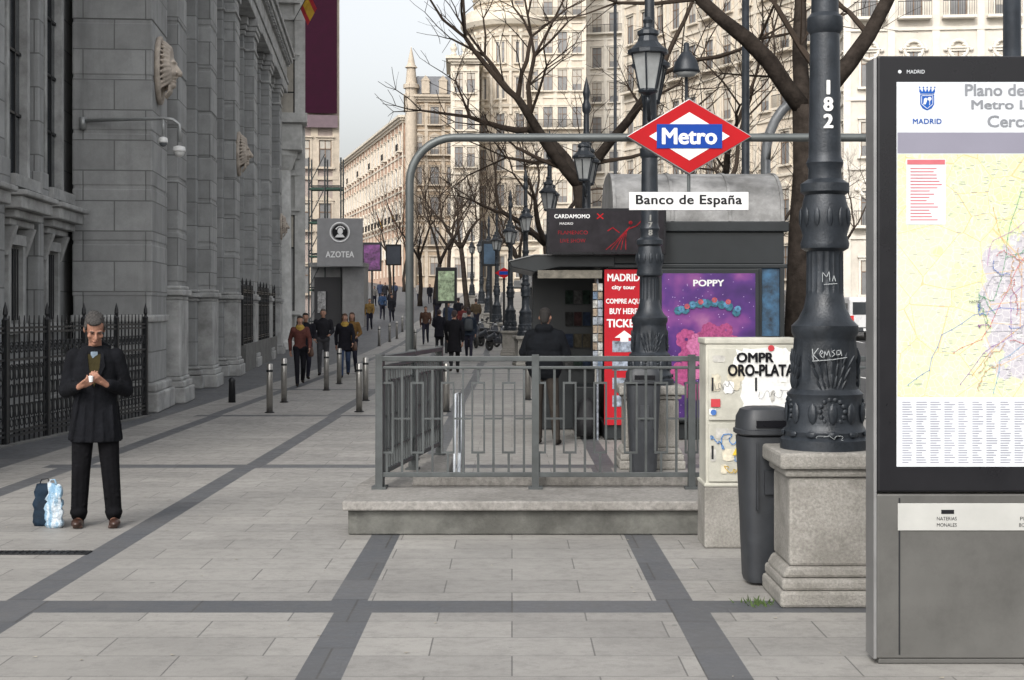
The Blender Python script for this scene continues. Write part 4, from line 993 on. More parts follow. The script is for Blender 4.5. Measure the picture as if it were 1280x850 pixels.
# ---------------------------------------------------------------- trees
bark=mat('dark_bark',(.032,.026,.022),.98,var=.5,scale=5,bump=.9,bscale=18,spec=.05); twig=mat('brown_twigs',(.05,.038,.03),.95,var=.2,spec=.1)
def make_tree(seed,trunk_h,r0,levels,spread=.6,ml=None,lfac=.72,upb=.25,first=None):
    q=random.Random(seed); T=MB(); C=MB()
    def grow(p,d,L,r,lev):
        mbx=T if lev<=1 else C; n=12 if lev<=1 else (6 if lev<=3 else 3)
        seg=5 if lev<=2 else 2; pts=[p]; rs=[r]; r1=r*(.62 if lev else .78)
        for k in range(seg):
            d=(d+Vector((q.gauss(0,.16),q.gauss(0,.16),q.gauss(0,.10)+(upb*.25 if lev>1 else 0)))*(.3 if lev==0 else (.6 if lev==1 else 1))).normalized()
            p=p+d*L/seg; pts.append(p); rs.append((r+(r1-r)*(k+1)/seg)*q.uniform(.94,1.08))
        if lev==0: rs[0]=r*1.35
        mbx.tube([tuple(x) for x in pts],rs,n)
        if lev>=levels: return
        if lev==0 and first:
            for nd in first: grow(p-Vector((0,0,.12)),Vector(nd).normalized(),ml*q.uniform(.9,1.1),r1*q.uniform(.66,.8),1)
            return
        k=3 if lev in (0,2) else q.choice((2,3)); base=q.random()*6.28
        for i in range(k):
            a=base+i*6.283/k+q.uniform(-.4,.4); s=spread*q.uniform(.7,1.25)
            u=d.orthogonal().normalized(); w=d.cross(u)
            nd=(d*math.cos(s)+(u*math.cos(a)+w*math.sin(a))*math.sin(s)); nd.z+=upb*.5; nd.normalize()
            grow(p,nd,L*lfac*q.uniform(.8,1.15) if lev else (ml or L*.5)*q.uniform(.85,1.15),r1*q.uniform(.72,.9),lev+1)
        if lev>0:
            for j in range(2 if lev<levels-1 else 3):
                t_=q.randrange(1,len(pts)); a=q.random()*6.28; u=d.orthogonal().normalized(); w=d.cross(u)
                nd=(d*.5+(u*math.cos(a)+w*math.sin(a))).normalized(); nd.z+=.2
                grow(pts[t_],nd.normalized(),L*.55,rs[t_]*.4,min(lev+2,levels))
    grow(Vector((0,0,-.1)),Vector((0,0,1)),trunk_h,r0,0)
    return T.mesh('trunk',bark,True),C.mesh('crown',twig,False)
def tree(meshes,loc,rz,sc,label,group=None):
    r=empty('bare_tree',label,'tree',loc,rz,group); r.scale=(sc,sc,sc)
    inst(meshes[0],'trunk',r,(0,0,0)); inst(meshes[1],'crown',r,(0,0,0)); return r
tA=make_tree(3,5.2,.27,6,.55,2.8,first=[(-.62,-.1,.8),(.60,.1,.8),(.05,.7,.9)]); tB=make_tree(8,4.4,.2,6,.6,2.6); tN=make_tree(8,4.4,.2,5,.6,2.6); tC=make_tree(15,3.6,.16,6,.5,2.4,upb=.45)
GR='bare plane trees along the kerb'
tree(tA,(px(1000,24),24,0),0,1,'leafless tree with thick dark forked trunk beside the kiosk',GR)
tree(tN,(px(752,33),33,0),2.0,1.05,'leafless tree with spreading dark branches behind the kiosk',GR)
for x,D,k,rz in ((905,42,tN,1.0),(690,62,tN,3.1),(860,70,tC,.4),(655,85,tC,4.0),(545,92,tC,1.2),(585,105,tB,2.2),(525,118,tC,5.0),(610,120,tC,.8),(488,150,tC,2.5),(560,140,tB,.2),(505,165,tC,1.0),(960,80,tN,2.8),(1040,75,tC,1.9)):
    tree(k,(px(x,D),D,gz(D)),rz,1.0 if D<100 else 1.05,'leafless street tree with fine brown twigs',GR)
# ---------------------------------------------------------------- vehicles
def van(loc,rz,c,label):
    r=empty('parked_van',label,'van',loc,rz)
    bm_=mat('van_paint_'+label.split()[0],c,.3,.1,var=.05)
    mb=MB(); mb.prism([(-2.4,.35),(2.35,.35),(2.4,.8),(2.2,1.05),(1.5,1.2),(.95,1.95),(.7,2.05),(-2.25,2.05),(-2.4,1.9)],'x',-.9,.9); mb.obj('body',bm_,r,bevel=.07)
    mb=MB(); mb.box(-.75,.75,-2.42,-2.4,1.2,1.8); mb.obj('window',dark_glass,r)
    mb=MB(); mb.quad((-.78,1.53,1.22),(.78,1.53,1.22),(.72,1.0,1.92),(-.72,1.0,1.92)); mb.obj('windscreen',dark_glass,r,loc=(0,.02,.01))
    for s in (-1,1):
        mb=MB(); mb.box(.902*s-.006,.902*s+.006,.1,1.0,1.25,1.75); mb.box(.902*s-.006,.902*s+.006,-2.0,-.1,1.25,1.75); mb.obj('window',dark_glass,r)
        mb=MB(); mb.box(s*.78-.08,s*.78+.08,-2.43,-2.4,.85,1.15); mb.obj('tail_light',mat('tail_light_red',(.5,.02,.02),.3),r)
        for y in (-1.5,1.5):
            mb=MB(); mb.cyl((s*.78,y,.33),(s*.93,y,.33),.33,n=20); w_=mb.obj('wheel',mat('tyre_rubber',(.02,.02,.02),.8),r)
            mb=MB(); mb.cyl((s*.90,y,.33),(s*.94,y,.33),.18,n=14); mb.obj('rim',steel,w_)
    mb=MB(); mb.box(-.88,.88,-2.5,-2.38,.38,.6); mb.obj('bumper',plas,r,bevel=.03)
    mb=MB(); mb.box(-.26,.26,-2.515,-2.5,.42,.54); mb.obj('number_plate',white,r)
    return r
van((px(1071,74),74,gz(74)-.12),0,(.6,.6,.6),'white delivery van parked at the far kerb')
van((px(1000,90),90,gz(90)-.12),0,(.2,.2,.22),'grey van waiting in the avenue')
def motorbike(loc,rz):
    r=empty('parked_motorcycle','dark motor scooter parked on the pavement','motorcycle',loc,rz,'parked motor scooters')
    for y in (-.62,.62):
        mb=MB(); mb.ring((0,y,.27),.22,.055,n=18,axis='x',k=8); mb.cyl((-.03,y,.27),(.03,y,.27),.12,n=12); mb.obj('wheel',mat('tyre_rubber',(.02,.02,.02),.8),r,smooth=True)
    mb=MB(); mb.capsule((0,.55,.5),(0,.1,.62),.15,.17); mb.capsule((0,.1,.42),(0,-.45,.4),.13,.1); mb.capsule((0,-.5,.4),(0,-.38,.95),.14,.1); mb.ell((0,-.45,.75),(.2,.09,.25))
    remesh(mb,.03,'body',[mat('scooter_paint',(.03,.033,.042),.3)],r,2)
    mb=MB(); mb.capsule((0,.6,.74),(0,.0,.72),.11,.09); mb.obj('seat',black,r,smooth=True)
    mb=MB(); mb.tube([(-.33,-.28,1.03),(-.1,-.36,1.0),(.1,-.36,1.0),(.33,-.28,1.03)],.02,8); mb.ell((-.34,-.36,1.18),(.07,.02,.05)); mb.ell((.34,-.36,1.18),(.07,.02,.05)); mb.cyl((-.32,-.32,1.03),(-.34,-.36,1.18),.008,n=5); mb.cyl((.32,-.32,1.03),(.34,-.36,1.18),.008,n=5); mb.obj('handlebar',iron_blk,r,smooth=True)
    mb=MB(); mb.ell((0,-.52,.95),(.09,.05,.07)); mb.obj('headlight',lan_glass,r,smooth=True)
    return r
M0=motorbike((px(590,63),63,gz(63)),.3)
for x,D in ((600,66),(611,64),(622,60),(581,72)): clone(M0,(px(x,D),D,gz(D)),R.uniform(0,.6))
# ---------------------------------------------------------------- people
skin=mat('skin',(.30,.17,.12),.6,var=.12,scale=12,spec=.25)
def cloth(name,c): return mat('cloth_'+name,c,.95,var=.3,scale=9,bump=.6,bscale=14,spec=.1)
def hand(mb,W,d,nr,side,curl=.5,k=1.0):
    W=Vector(W); d=Vector(d).normalized(); nr=Vector(nr); nr=(nr-d*nr.dot(d)).normalized(); ac=d.cross(nr).normalized()
    lens=(.066,.076,.07,.054)
    for i in range(4):
        kn=W+d*.085*k+ac*(i-1.5)*.0205*k*side
        mb.capsule(W+ac*(i-1.5)*.011*side,kn,.013*k,.0105*k,8)
        p=kn; a=0; rr=(.0092,.0085,.0075)
        for j,f in enumerate((.45,.32,.25)):
            a+=curl*(1+.12*i)*(.8 if j else .7); dd=d*math.cos(a)+nr*math.sin(a); p2=p+dd*lens[i]*f*k; mb.capsule(p,p2,rr[j]*k,rr[j]*.9*k,8); p=p2
    p=W+d*.02-ac*side*.02; dd=(d*.65-ac*side*.6+nr*.45).normalized(); p2=p+dd*.045*k; mb.capsule(p,p2,.014*k,.0105*k,8)
    d3=(dd*.7+nr*.5+d*.4).normalized(); mb.capsule(p2,p2+d3*.045*k,.010*k,.008*k,8)
    mb.capsule(W-d*.03,W+d*.03,.024*k,.022*k,10)
def head(mb,c,M,k=1.0):
    c=Vector(c); P=lambda x,y,z:c+M@Vector((x,y,z))*k
    mb.ell(P(0,.012,.03),(.072*k,.092*k,.090*k),M,20,13); mb.ell(P(0,-.022,-.035),(.054*k,.064*k,.078*k),M,18,11)
    mb.ell(P(0,-.06,-.09),(.028*k,.025*k,.022*k),M)
    mb.capsule(P(0,-.083,.015),P(0,-.106,-.024),.009*k,.014*k,8); mb.ell(P(0,-.095,-.029),(.019*k,.012*k,.010*k),M)
    for s in (-1,1):
        mb.ell(P(s*.031,-.076,.026),(.026*k,.014*k,.008*k),M); mb.ell(P(s*.042,-.060,-.022),(.02*k,.02*k,.02*k),M)
        mb.ell(P(s*.075,.012,-.005),(.010*k,.022*k,.033*k),M)
    mb.ell(P(0,-.084,-.058),(.024*k,.012*k,.009*k),M)
def make_person(label,loc,rz,H=1.72,pose='walk',top=(.03,.03,.035),legs=(.03,.035,.05),hairc=(.03,.02,.015),coat=None,vox=.02,long_hair=False,bag=None,female=False,scarf=None,headdown=0,sw=1,bulk=1.0):
    k=H/1.75; r=empty('person',label,'person',loc,rz)
    w=.9 if female else 1.0
    hp=.92
    if pose=='walk':
        L=[((-.085,0,hp),(-.085,-.2*sw,.53),(-.08,-.26*sw,.10)),((.085,0,hp),(.085,.02*sw,.48),(.085,.33*sw,.16))]
        A=[((-.185*w,0,1.42),(-.24,.12*sw,1.16),(-.23,.10*sw,.92)),((.185*w,0,1.42),(.24,-.08*sw,1.16),(.22,-.24*sw,.97))]
    elif pose=='small':
        L=[((-.085,0,hp),(-.085,-.1*sw,.5),(-.08,-.1*sw,.09)),((.085,0,hp),(.085,.0,.49),(.085,.16*sw,.12))]
        A=[((-.185*w,0,1.42),(-.25,.05*sw,1.16),(-.2,-.12,.98)),((.185*w,0,1.42),(.25,.0,1.16),(.2,-.2*sw,1.08))]
    elif pose=='reach':
        L=[((-.09,0,hp),(-.12,-.02,.5),(-.155,.02,.09)),((.09,0,hp),(.10,-.03,.5),(.10,-.08,.09))]
        A=[((-.19,0,1.40),(-.28,-.04,1.17),(-.12,-.22,1.13)),((.19,0,1.40),(.29,-.04,1.18),(.14,-.24,1.16))]
    segs=[]; mb=MB()
    def cap(a,b,ra,rb,tg):
        a=tuple(x*k for x in a); b=tuple(x*k for x in b); mb.capsule(a,b,ra*k,rb*k,12); segs.append((Vector(a),Vector(b),ra*k,rb*k,tg))
    for (h_,kn,an) in L:
        cap(h_,kn,.088,.064,1); cap(kn,an,.066,.05,1)
        cap((an[0],an[1]+.03,an[2]-.045),(an[0]*1.1,an[1]-.13,an[2]-.055),.038,.032,3)
    cap((-.07,0,.95),(.07,0,.95),.115,.115,1 if not coat else 0)
    q_=bulk
    mb.loft([(0,0,.93*k,.15*k*q_,.105*k*q_),(0,0,1.05*k,.15*k*w*q_,.10*k*q_),(0,0,1.2*k,.165*k*w*q_,.115*k*q_),(0,0,1.36*k,.19*k*w*q_,.12*k*q_),(0,.005,1.44*k,.165*k*w,.09*k),(0,.01,1.49*k,.07*k,.06*k)],20)
    segs.append((Vector((-.06*k,0,1.05*k)),Vector((.06*k,0,1.05*k)),.12*k,.12*k,0)); segs.append((Vector((-.1*k,0,1.34*k)),Vector((.1*k,0,1.34*k)),.12*k,.12*k,0)); segs.append((Vector((0,0,1.0*k)),Vector((0,0,1.45*k)),.13*k,.08*k,0))
    if bulk>1:
        cap((-.06,.06,1.49),(.06,.06,1.49),.06,.06,0); cap((-.12,.0,1.41),(.12,0,1.41),.085,.085,0); cap((-.09,0,.95),(.09,0,.95),.125,.125,0)
        for zz in (1.02,1.14,1.26): cap((-.10,.01,zz),(.10,.01,zz+.01),.128*q_,.128*q_,0)
    for i,(s_,e_,w_) in enumerate(A):
        cap(s_,e_,.066*bulk,.054*bulk,0); cap(e_,w_,.056*bulk,.045*bulk,0)
        d=(Vector(w_)-Vector(e_)).normalized()
        if vox<=.02:
            hand(mb,tuple((Vector(w_)+d*.03)*k),d,(.3*(1 if i==0 else -1),-.3,-.3) if abs(d.z)>.5 else (0,0,1),1 if i else -1,.45,k*(1.15))
        else: mb.capsule(tuple((Vector(w_)+d*.03)*k),tuple((Vector(w_)+d*.13)*k),.028*k,.024*k)
        segs.append(((Vector(w_)+d*.055)*k,(Vector(w_)+d*.17)*k,.022*k,.022*k,2))
    cap((0,.01,1.45),(0,-.005,1.56),.056,.052,2)
    M=Matrix.Rotation(headdown,3,'X'); hc=Vector((0,-.01-.08*headdown,1.63-.02*headdown))*k
    head(mb,hc,M,k); segs.append((hc+Vector((0,0,-.05*k)),hc+Vector((0,0,.06*k)),.08*k,.085*k,2))
    if coat:
        z1=coat; mb.loft([(0,0,z1*k,.205*k*q_,.16*k),(0,0,.95*k,.175*k*q_,.13*k*q_),(0,0,1.2*k,.17*k*q_,.122*k*q_),(0,0,1.36*k,.19*k*w,.122*k)],20)
        segs.append((Vector((-.1*k,0,z1*k+.06)),Vector((.1*k,0,z1*k+.06)),.13*k,.13*k,0)); segs.append((Vector((-.08*k,0,.9*k)),Vector((.08*k,0,.9*k)),.13*k,.13*k,0))
    if scarf:
        mb.loft([(0,0,1.43*k,.11*k,.10*k),(0,-.005,1.47*k,.115*k,.105*k),(0,0,1.53*k,.075*k,.075*k)],16); segs.append((Vector((0,-.03*k,1.45*k)),Vector((0,0,1.5*k)),.10*k,.08*k,4))
    def tg(p):
        best=1e9;t_=0
        for a,b,ra,rb,g in segs:
            ab=b-a; L2=ab.length_squared; u=0 if L2<1e-9 else max(0,min(1,(p-a).dot(ab)/L2)); dd=(p-(a+ab*u)).length-(ra+(rb-ra)*u)
            if dd<best: best=dd;t_=g
        if t_==1 and coat and p.z>coat*k+.005: t_=0
        if t_==0 and coat and p.z<coat*k-.03: t_=1
        if bulk>1 and t_==1 and p.z>.86*k: t_=0
        return t_
    ms=[cloth('top_%02d_%02d_%02d'%tuple(int(v*99) for v in top),top),cloth('legs_%02d_%02d_%02d'%tuple(int(v*99) for v in legs),legs),skin,cloth('shoe',(.02,.017,.015)),cloth('scarf',scarf or (.3,.2,.05))]
    remesh(mb,vox,'body',ms,r,1,tg)
    hb=MB(); P=lambda x,y,z:hc+M@Vector((x,y,z))*k
    hb.ell(P(0,.03,.045),(.08*k,.086*k,.085*k),M,16,11); hb.ell(P(0,-.02,.085),(.066*k,.06*k,.038*k),M)
    hb.ell(P(0,.062,-.0),(.066*k,.045*k,.07*k),M)
    if bulk>1: hb.ell(P(0,.05,-.04),(.06*k,.045*k,.06*k),M)
    if long_hair: hb.ell(P(0,.06,-.08),(.075*k,.045*k,.13*k),M); hb.ell(P(-.06,.02,-.06),(.03*k,.045*k,.11*k),M); hb.ell(P(.06,.02,-.06),(.03*k,.045*k,.11*k),M)
    remesh(hb,.014 if vox<=.02 else .02,'hair',[mat('hair_%02d'%int(hairc[0]*99),hairc,.8,var=.35,scale=25,bump=.6,bscale=60)],r,1)
    if bag=='shoulder':
        b=MB(); b.loft([(.27*k,.02,.74*k,.05,.13),(.27*k,.02,.8*k,.07,.15),(.26*k,.02,.98*k,.05,.13)],14,pw=.6); b.tube([(.26*k,-.08,.98*k),(.22*k,-.06,1.3*k),(.15*k,.0,1.46*k),(.22*k,.08,1.3*k),(.26*k,.12,.98*k)],.012,6); b.obj('shoulder_bag',mat('bag_leather',(.07,.035,.022),.6),r,smooth=True)
    if bag=='backpack':
        b=MB(); b.loft([(0,.17,1.0*k,.13,.07),(0,.18,1.1*k,.15,.09),(0,.17,1.35*k,.14,.08),(0,.15,1.43*k,.1,.05)],16,pw=.7); b.obj('backpack',mat('pack_fabric',(.03,.035,.04),.8),r,smooth=True)
    return r
D=gD(556); make_person('man in dark jacket seen from behind beside a kiosk',(px(681,D),D,0),math.pi*.93,1.80,'reach',(.007,.008,.010),(.035,.030,.026),(.010,.008,.007),coat=None,vox=.014,headdown=.25,bulk=1.12)
def P_(x,D,label,rz,**kw): make_person(label,(px(x,D),D,gz(D)),rz,**kw)
P_(375,34.3,'woman in patterned yellow and red jacket and dark trousers walking',.2,H=1.62,pose='walk',top=(.09,.035,.03),legs=(.010,.010,.013),hairc=(.02,.015,.012),female=True,long_hair=True,scarf=(.35,.22,.05),bag='shoulder',vox=.018)
P_(404,40,'man in dark open jacket and grey trousers walking',0,H=1.78,pose='small',top=(.018,.018,.022),legs=(.05,.05,.055),hairc=(.08,.07,.06),vox=.018)
P_(431,38.5,'woman in dark coat with mustard scarf and blue jeans walking',.1,H=1.66,pose='walk',top=(.012,.012,.016),legs=(.035,.05,.09),hairc=(.07,.035,.02),female=True,long_hair=True,scarf=(.3,.17,.03),coat=.75,vox=.018,bag='shoulder')
P_(440,41,'woman in ochre jacket walking beside a friend',-.1,H=1.68,pose='small',top=(.14,.08,.03),legs=(.02,.02,.03),hairc=(.06,.03,.02),female=True,long_hair=True,vox=.02)
P_(382,37,'person in dark coat walking with head turned',.3,H=1.68,pose='small',top=(.012,.012,.018),legs=(.02,.02,.03),hairc=(.02,.02,.02),vox=.02,coat=.75)
P_(568,41,'man in long dark coat walking away',math.pi,H=1.74,pose='walk',top=(.010,.010,.012),legs=(.018,.018,.02),hairc=(.03,.02,.02),coat=.6,vox=.02)
P_(586,52,'person in dark jacket with backpack walking away',math.pi,H=1.75,pose='walk',top=(.018,.024,.035),legs=(.02,.02,.03),coat=.85,bag='backpack',vox=.025,sw=-1)
P_(549,56,'person in dark coat walking away',math.pi*.95,H=1.72,pose='small',top=(.013,.015,.018),legs=(.015,.015,.015),coat=.7,vox=.025)
P_(532,66,'person in brown jacket walking',0,H=1.7,pose='walk',top=(.07,.04,.03),legs=(.02,.02,.03),vox=.03)
P_(462,79,'person in mustard jacket walking',0,H=1.72,pose='walk',top=(.18,.115,.04),legs=(.02,.02,.03),vox=.03)
P_(451,90,'person in dark red coat walking',math.pi,H=1.7,pose='small',top=(.08,.018,.018),legs=(.02,.02,.03),vox=.03,coat=.7)
P_(478,92,'person in blue jacket walking away',math.pi,H=1.75,pose='walk',top=(.025,.045,.09),legs=(.02,.02,.03),vox=.03)
P_(489,97,'person in dark coat walking away',math.pi,H=1.75,pose='small',top=(.02,.02,.03),legs=(.02,.02,.03),vox=.03,coat=.7)
q=random.Random(77)
for i in range(18):
    D=q.uniform(84,140); x=q.uniform(440,548) ; c=q.choice([(.02,.02,.03),(.03,.04,.07),(.10,.025,.025),(.2,.19,.18),(.015,.015,.015),(.06,.045,.03)])
    if i>12: x=q.uniform(560,600); D=q.uniform(60,80)
    P_(x,D,'distant pedestrian in %s coat on the pavement'%('dark' if max(c)<.09 else 'coloured'),q.choice((0,math.pi)),H=q.uniform(1.62,1.8),pose=q.choice(('walk','small')),top=c,legs=(.02,.02,.03),vox=.035,coat=q.choice((None,.72)),sw=q.choice((1,-1)))
# main man
D=12.35; rt=empty('person','grey haired man in black overcoat looking at his hands','person',(px(119,D),D,0),math.radians(12))
blackc=mat('black_wool',(.0075,.008,.010),.97,var=.35,scale=6,bump=.9,bscale=11,spec=.1); trc=mat('black_trousers',(.005,.005,.006),.97,var=.3,scale=6,bump=.7,bscale=9,spec=.1)
mb=MB()
AA=[((-.165,.005,1.40),(-.235,.04,1.12),(-.115,-.22,1.165)),((.165,.005,1.40),(.245,.04,1.12),(.10,-.21,1.18))]
LL=[((-.09,0,.92),(-.11,-.02,.5),(-.13,.01,.1)),((.09,0,.92),(.12,-.02,.5),(.15,-.03,.1))]
for h_,kn,an in LL: mb.capsule(h_,kn,.08,.055); mb.capsule(kn,an,.055,.036); mb.capsule((an[0],an[1]+.03,.05),(an[0]*1.05,an[1]-.12,.045),.036,.03)
mb.capsule((-.07,0,.95),(.07,0,.95),.105); mb.loft([(0,0,.93,.14,.10),(0,0,1.05,.14,.10),(0,0,1.2,.145,.11),(0,0,1.36,.15,.105),(0,.005,1.43,.125,.085),(0,.01,1.48,.065,.06)])
for s_,e_,w_ in AA: mb.capsule(s_,e_,.05,.042); mb.capsule(e_,w_,.042,.028)
hand(mb,(-.098,-.245,1.17),(.45,-.42,.25),(.2,.6,.8),1,.7,1.02)
hand(mb,(.085,-.235,1.19),(-.48,-.35,.35),(-.2,.6,.8),-1,.7,1.02)
mb.capsule((0,.01,1.44),(0,-.03,1.55),.056,.052)
M=Matrix.Rotation(.18,3,'Z')@Matrix.Rotation(.55,3,'X'); hc=Vector((0.0,-.075,1.625)); head(mb,hc,M,1.04)
remesh(mb,.006,'body',[mat('ruddy_skin',(.28,.145,.10),.6,var=.18,scale=18,spec=.25)],rt,1)
P=lambda x,y,z:hc+M@Vector((x,y,z))*1.04
for s in (-1,1):
    e=MB(); e.ell(P(s*.031,-.077,.007),(.014,.006,.0035),M,10,7); e.obj('eye',mat('eye_dark',(.03,.02,.015),.4),rt,smooth=True)
    e=MB(); e.ell(P(s*.031,-.088,.032),(.02,.005,.0045),M@Matrix.Rotation(-s*.15,3,'Y'),10,7); e.obj('eyebrow',mat('grey_brow',(.04,.036,.034),.9),rt,smooth=True)
e=MB(); e.ell(P(0,-.093,-.058),(.021,.005,.0035),M,10,7); e.obj('mouth',mat('lip',(.13,.05,.04),.6),rt,smooth=True)
hb=MB(); hb.ell(P(0,.032,.050),(.081,.088,.084),M,18,12); hb.ell(P(0,.06,.0),(.075,.053,.074),M); hb.ell(P(-.012,-.030,.092),(.062,.055,.030),M)
for s in (-1,1): hb.ell(P(s*.071,.0,.03),(.014,.04,.04),M)
q=random.Random(3)
for i in range(90):
    a=q.uniform(0,6.28); b=q.uniform(.25,1.45); nx,ny,nz=math.cos(a)*math.cos(b),math.sin(a)*math.cos(b),math.sin(b)
    p0=P(nx*.078,.032+ny*.086,.050+nz*.081); p1=P(nx*.083+.004,.032+ny*.09+.018,.050+nz*.088-.004); hb.capsule(p0,p1,.006,.003,6)
remesh(hb,.0055,'hair',[mat('grey_hair',(.055,.052,.05),.85,var=.6,scale=60,bump=.8,bscale=120,spec=.2)],rt,1)
cb_=MB(); cb_.loft([(0.005,0.0,.70,.205,.15),(0,0,.8,.195,.145),(0,0,.95,.18,.135),(0,0,1.12,.17,.13),(0,0,1.28,.178,.13),(0,0,1.37,.178,.125),(0,.005,1.44,.145,.10),(0,.02,1.49,.085,.08)],28,pw=.9)
for s_,e_,w_ in AA:
    w2=Vector(e_)+(Vector(w_)-Vector(e_))*.92; cb_.capsule(s_,e_,.072,.062); cb_.capsule(e_,tuple(w2),.062,.047)
for (a,b) in (((-.18,-.09,.73),(-.12,-.12,1.1)),((.15,-.1,.72),(.14,-.115,1.0)),((-.02,-.145,.71),(.0,-.13,1.15)),((-.09,-.135,.72),(-.07,-.125,1.02)),((.07,-.14,.72),(.06,-.125,.95)),((-.185,-.06,1.2),(-.25,.01,1.08)),((.2,-.06,1.2),(.26,.01,1.08)),((-.2,.0,1.3),(-.235,-.02,1.2)),((.2,.0,1.3),(.24,-.02,1.18)),((-.19,-.06,1.13),(-.21,-.05,1.2)),((.2,-.05,1.13),(.21,-.06,1.2)),((-.205,.05,.72),(-.17,.05,1.05)),((.205,.04,.72),(.175,.05,1.02))): cb_.capsule(a,b,.017,.010)
cb_.capsule((-.09,.04,1.475),(-.03,.085,1.50),.03,.03); cb_.capsule((.09,.04,1.475),(.03,.085,1.50),.03,.03); cb_.capsule((-.03,.085,1.5),(.03,.085,1.5),.03,.03)
remesh(cb_,.009,'overcoat',[blackc],rt,1)
rx_=math.radians(-5.5)
for s in (-1,1):
    mb=MB(); mb.prism([(s*.010,1.15),(s*.07,1.29),(s*.088,1.33),(s*.075,1.43),(s*.055,1.45),(s*.042,1.32)],'y',-.0,.016); mb.obj('lapel',blackc,rt,bevel=.003,rot=(rx_,0,0),loc=(0,-.268,0))
mb=MB(); mb.prism([(0,1.16),(.05,1.31),(.05,1.43),(-.05,1.43),(-.05,1.31)],'y',0,.03); mb.obj('sweater',cloth('olive',(.035,.029,.013)),rt,rot=(rx_,0,0),loc=(0,-.260,0))
mb=MB(); mb.prism([(-.012,1.395),(.028,1.425),(.028,1.45),(-.028,1.45),(-.028,1.425)],'y',0,.02); mb.obj('shirt_collar',cloth('pale_blue',(.15,.19,.23)),rt,rot=(rx_,0,0),bevel=.003,loc=(0,-.264,0))
tr=MB(); q=random.Random(5)
for h_,kn,an in LL:
    tr.capsule((h_[0],h_[1],.9),kn,.10,.078); tr.capsule(kn,(an[0],an[1]+.005,.10),.078,.066)
    tr.capsule((kn[0]-.03,kn[1]-.06,.5),(an[0]-.02,an[1]-.05,.14),.018,.02)
    for j in range(6):
        z=.16+j*.09+q.uniform(-.02,.02); x=an[0]+(kn[0]-an[0])*(z-.1)/.4; y=an[1]+(kn[1]-an[1])*(z-.1)/.4; tr.capsule((x-.05,y-.045,z),(x+.045,y-.05,z+q.uniform(-.04,.04)),.016,.012)
    tr.ell((an[0],an[1]-.01,.12),(.073,.083,.05))
remesh(tr,.009,'trousers',[trc],rt,1)
for h_,kn,an in LL:
    sh=MB(); x,y=an[0],an[1]; sh.ell((x,y+.03,.045),(.042,.07,.045)); sh.ell((x*1.08,y-.09,.04),(.048,.10,.038)); sh.box(x-.038,x+.038,y-.16,y+.09,.004,.02)
    remesh(sh,.008,'shoe',[mat('brown_leather_shoe',(.035,.016,.011),.35,var=.2)],rt,1)
o=MB(); o.lathe([(0,.015),(.045,.019),(.05,.017)],n=14); oo=o.obj('paper_cup',white,None,loc=(px(119,D)+.055,D-.32,1.205)); tag(oo,'small white paper cup held in a hand','cup')
def crumple(ob,amt,seed):
    for v in ob.data.vertices:
        n=mnoise.noise_vector(v.co*17+Vector((seed,0,0))); k=min(1,v.co.z*12); v.co+=n*amt*k
D=12.3; bg=empty('shopping_bag','dark blue shopping bag standing on the pavement','bag',(px(52,D),D+.1,0),.1)
mb=MB(); mb.loft([(0,0,.0,.085,.06)]+[(.006*math.sin(j*1.7),0,.03+j*.025,.10-.0015*j,.068-.002*j) for j in range(12)]+[(.0,0,.345,.075,.02)],32,pw=.55); ob=mb.obj('body',mat('navy_bag_fabric',(.008,.018,.032),.75,var=.5,scale=8,bump=.6,bscale=12,spec=.2),bg,smooth=True); crumple(ob,.013,3)
mb=MB(); mb.tube([(-.05,0,.33),(-.03,0,.38),(.02,0,.385),(.05,0,.33)],.005,6); mb.obj('handle',black,bg,smooth=True)
pb=empty('plastic_bag','crumpled white and pale blue plastic bag on the pavement','bag',(px(70,D),D-.04,0),-.1)
mm=bpy.data.materials.new('striped_plastic'); t=NT(mm); g=t.new('ShaderNodeTexCoord').outputs['Object']
mp2=t.new('ShaderNodeMapping'); mp2.inputs['Scale'].default_value=(1.6,1.6,.35); t.link(g,mp2.inputs[0])
nv=t.noise(mp2.outputs[0],11,3,.6); c=t.ramp(nv,[(.35,(.16,.30,.44)),(.48,(.28,.42,.54)),(.56,(.55,.60,.64)),(.72,(.30,.44,.56))])
t.link(c,t.b.inputs['Base Color']); t.b.inputs['Roughness'].default_value=.35; t.bump(t.noise(g,22,5,.65),1.0,.04)
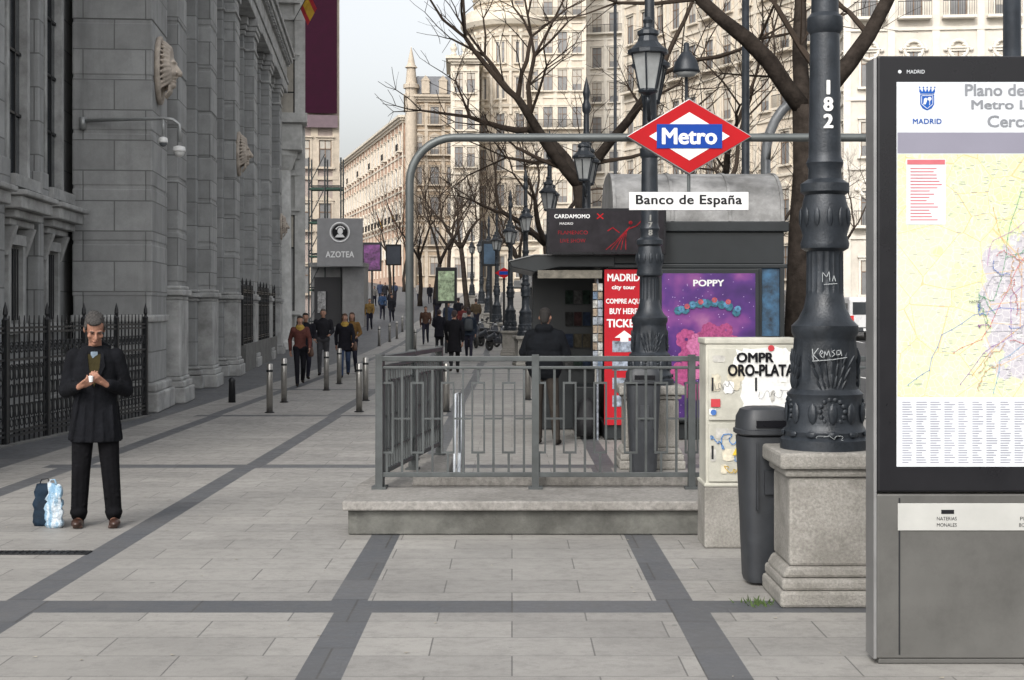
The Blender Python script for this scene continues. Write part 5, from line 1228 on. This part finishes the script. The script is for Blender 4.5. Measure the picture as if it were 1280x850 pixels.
mb=MB(); mb.loft([(0,0,.0,.06,.045)]+[(.008*math.sin(j*2.1),0,.025+j*.027,.078-.0015*j,.055-.002*j) for j in range(11)]+[(.0,0,.33,.065,.02),(-.01,0,.37,.05,.010)],36,pw=.75); ob=mb.obj('body',mm,pb,smooth=True); crumple(ob,.022,7)
mb=MB(); s=-.01; mb.tube([(s-.03,0,.35),(s-.024,0,.39),(s+.012,0,.395),(s+.028,0,.35)],[.014,.007,.006,.012],6); mb.obj('handle',mm,pb,smooth=True)
# ---------------------------------------------------------------- light / camera
w=bpy.data.worlds.new('World'); scene.world=w; w.use_nodes=True; nt=w.node_tree
bgn=nt.nodes.get('Background') or nt.nodes.new('ShaderNodeBackground'); sky=nt.nodes.new('ShaderNodeTexSky'); sky.sky_type='NISHITA'; sky.sun_disc=False
EL=math.radians(40); AZ=math.radians(200)
sky.sun_elevation=EL; sky.sun_rotation=AZ; sky.air_density=1.2; sky.dust_density=5.0; sky.ozone_density=1.0
hs=nt.nodes.new('ShaderNodeHueSaturation'); hs.inputs['Saturation'].default_value=.2; hs.inputs['Value'].default_value=1.68
nt.links.new(sky.outputs[0],hs.inputs['Color']); nt.links.new(hs.outputs[0],bgn.inputs[0]); bgn.inputs[1].default_value=.15
sl=bpy.data.lights.new('sun','SUN'); sl.energy=1.0; sl.angle=math.radians(12); sl.color=(1,.95,.88)
so=bpy.data.objects.new('sun',sl); COL.objects.link(so)
dirv=Vector((math.sin(AZ)*math.cos(EL),math.cos(AZ)*math.cos(EL),math.sin(EL)))
so.rotation_euler=dirv.to_track_quat('Z','Y').to_euler()
cam=bpy.data.cameras.new('camera'); co=bpy.data.objects.new('camera',cam); COL.objects.link(co)
co.location=(0,0,CH); co.rotation_euler=(math.pi/2,0,0); cam.sensor_width=36; cam.lens=F/1280*36; cam.shift_y=-40/1280; cam.clip_start=.1; cam.clip_end=5000
scene.camera=co
scene.view_settings.view_transform='Standard'; scene.view_settings.look='None'; scene.view_settings.exposure=0
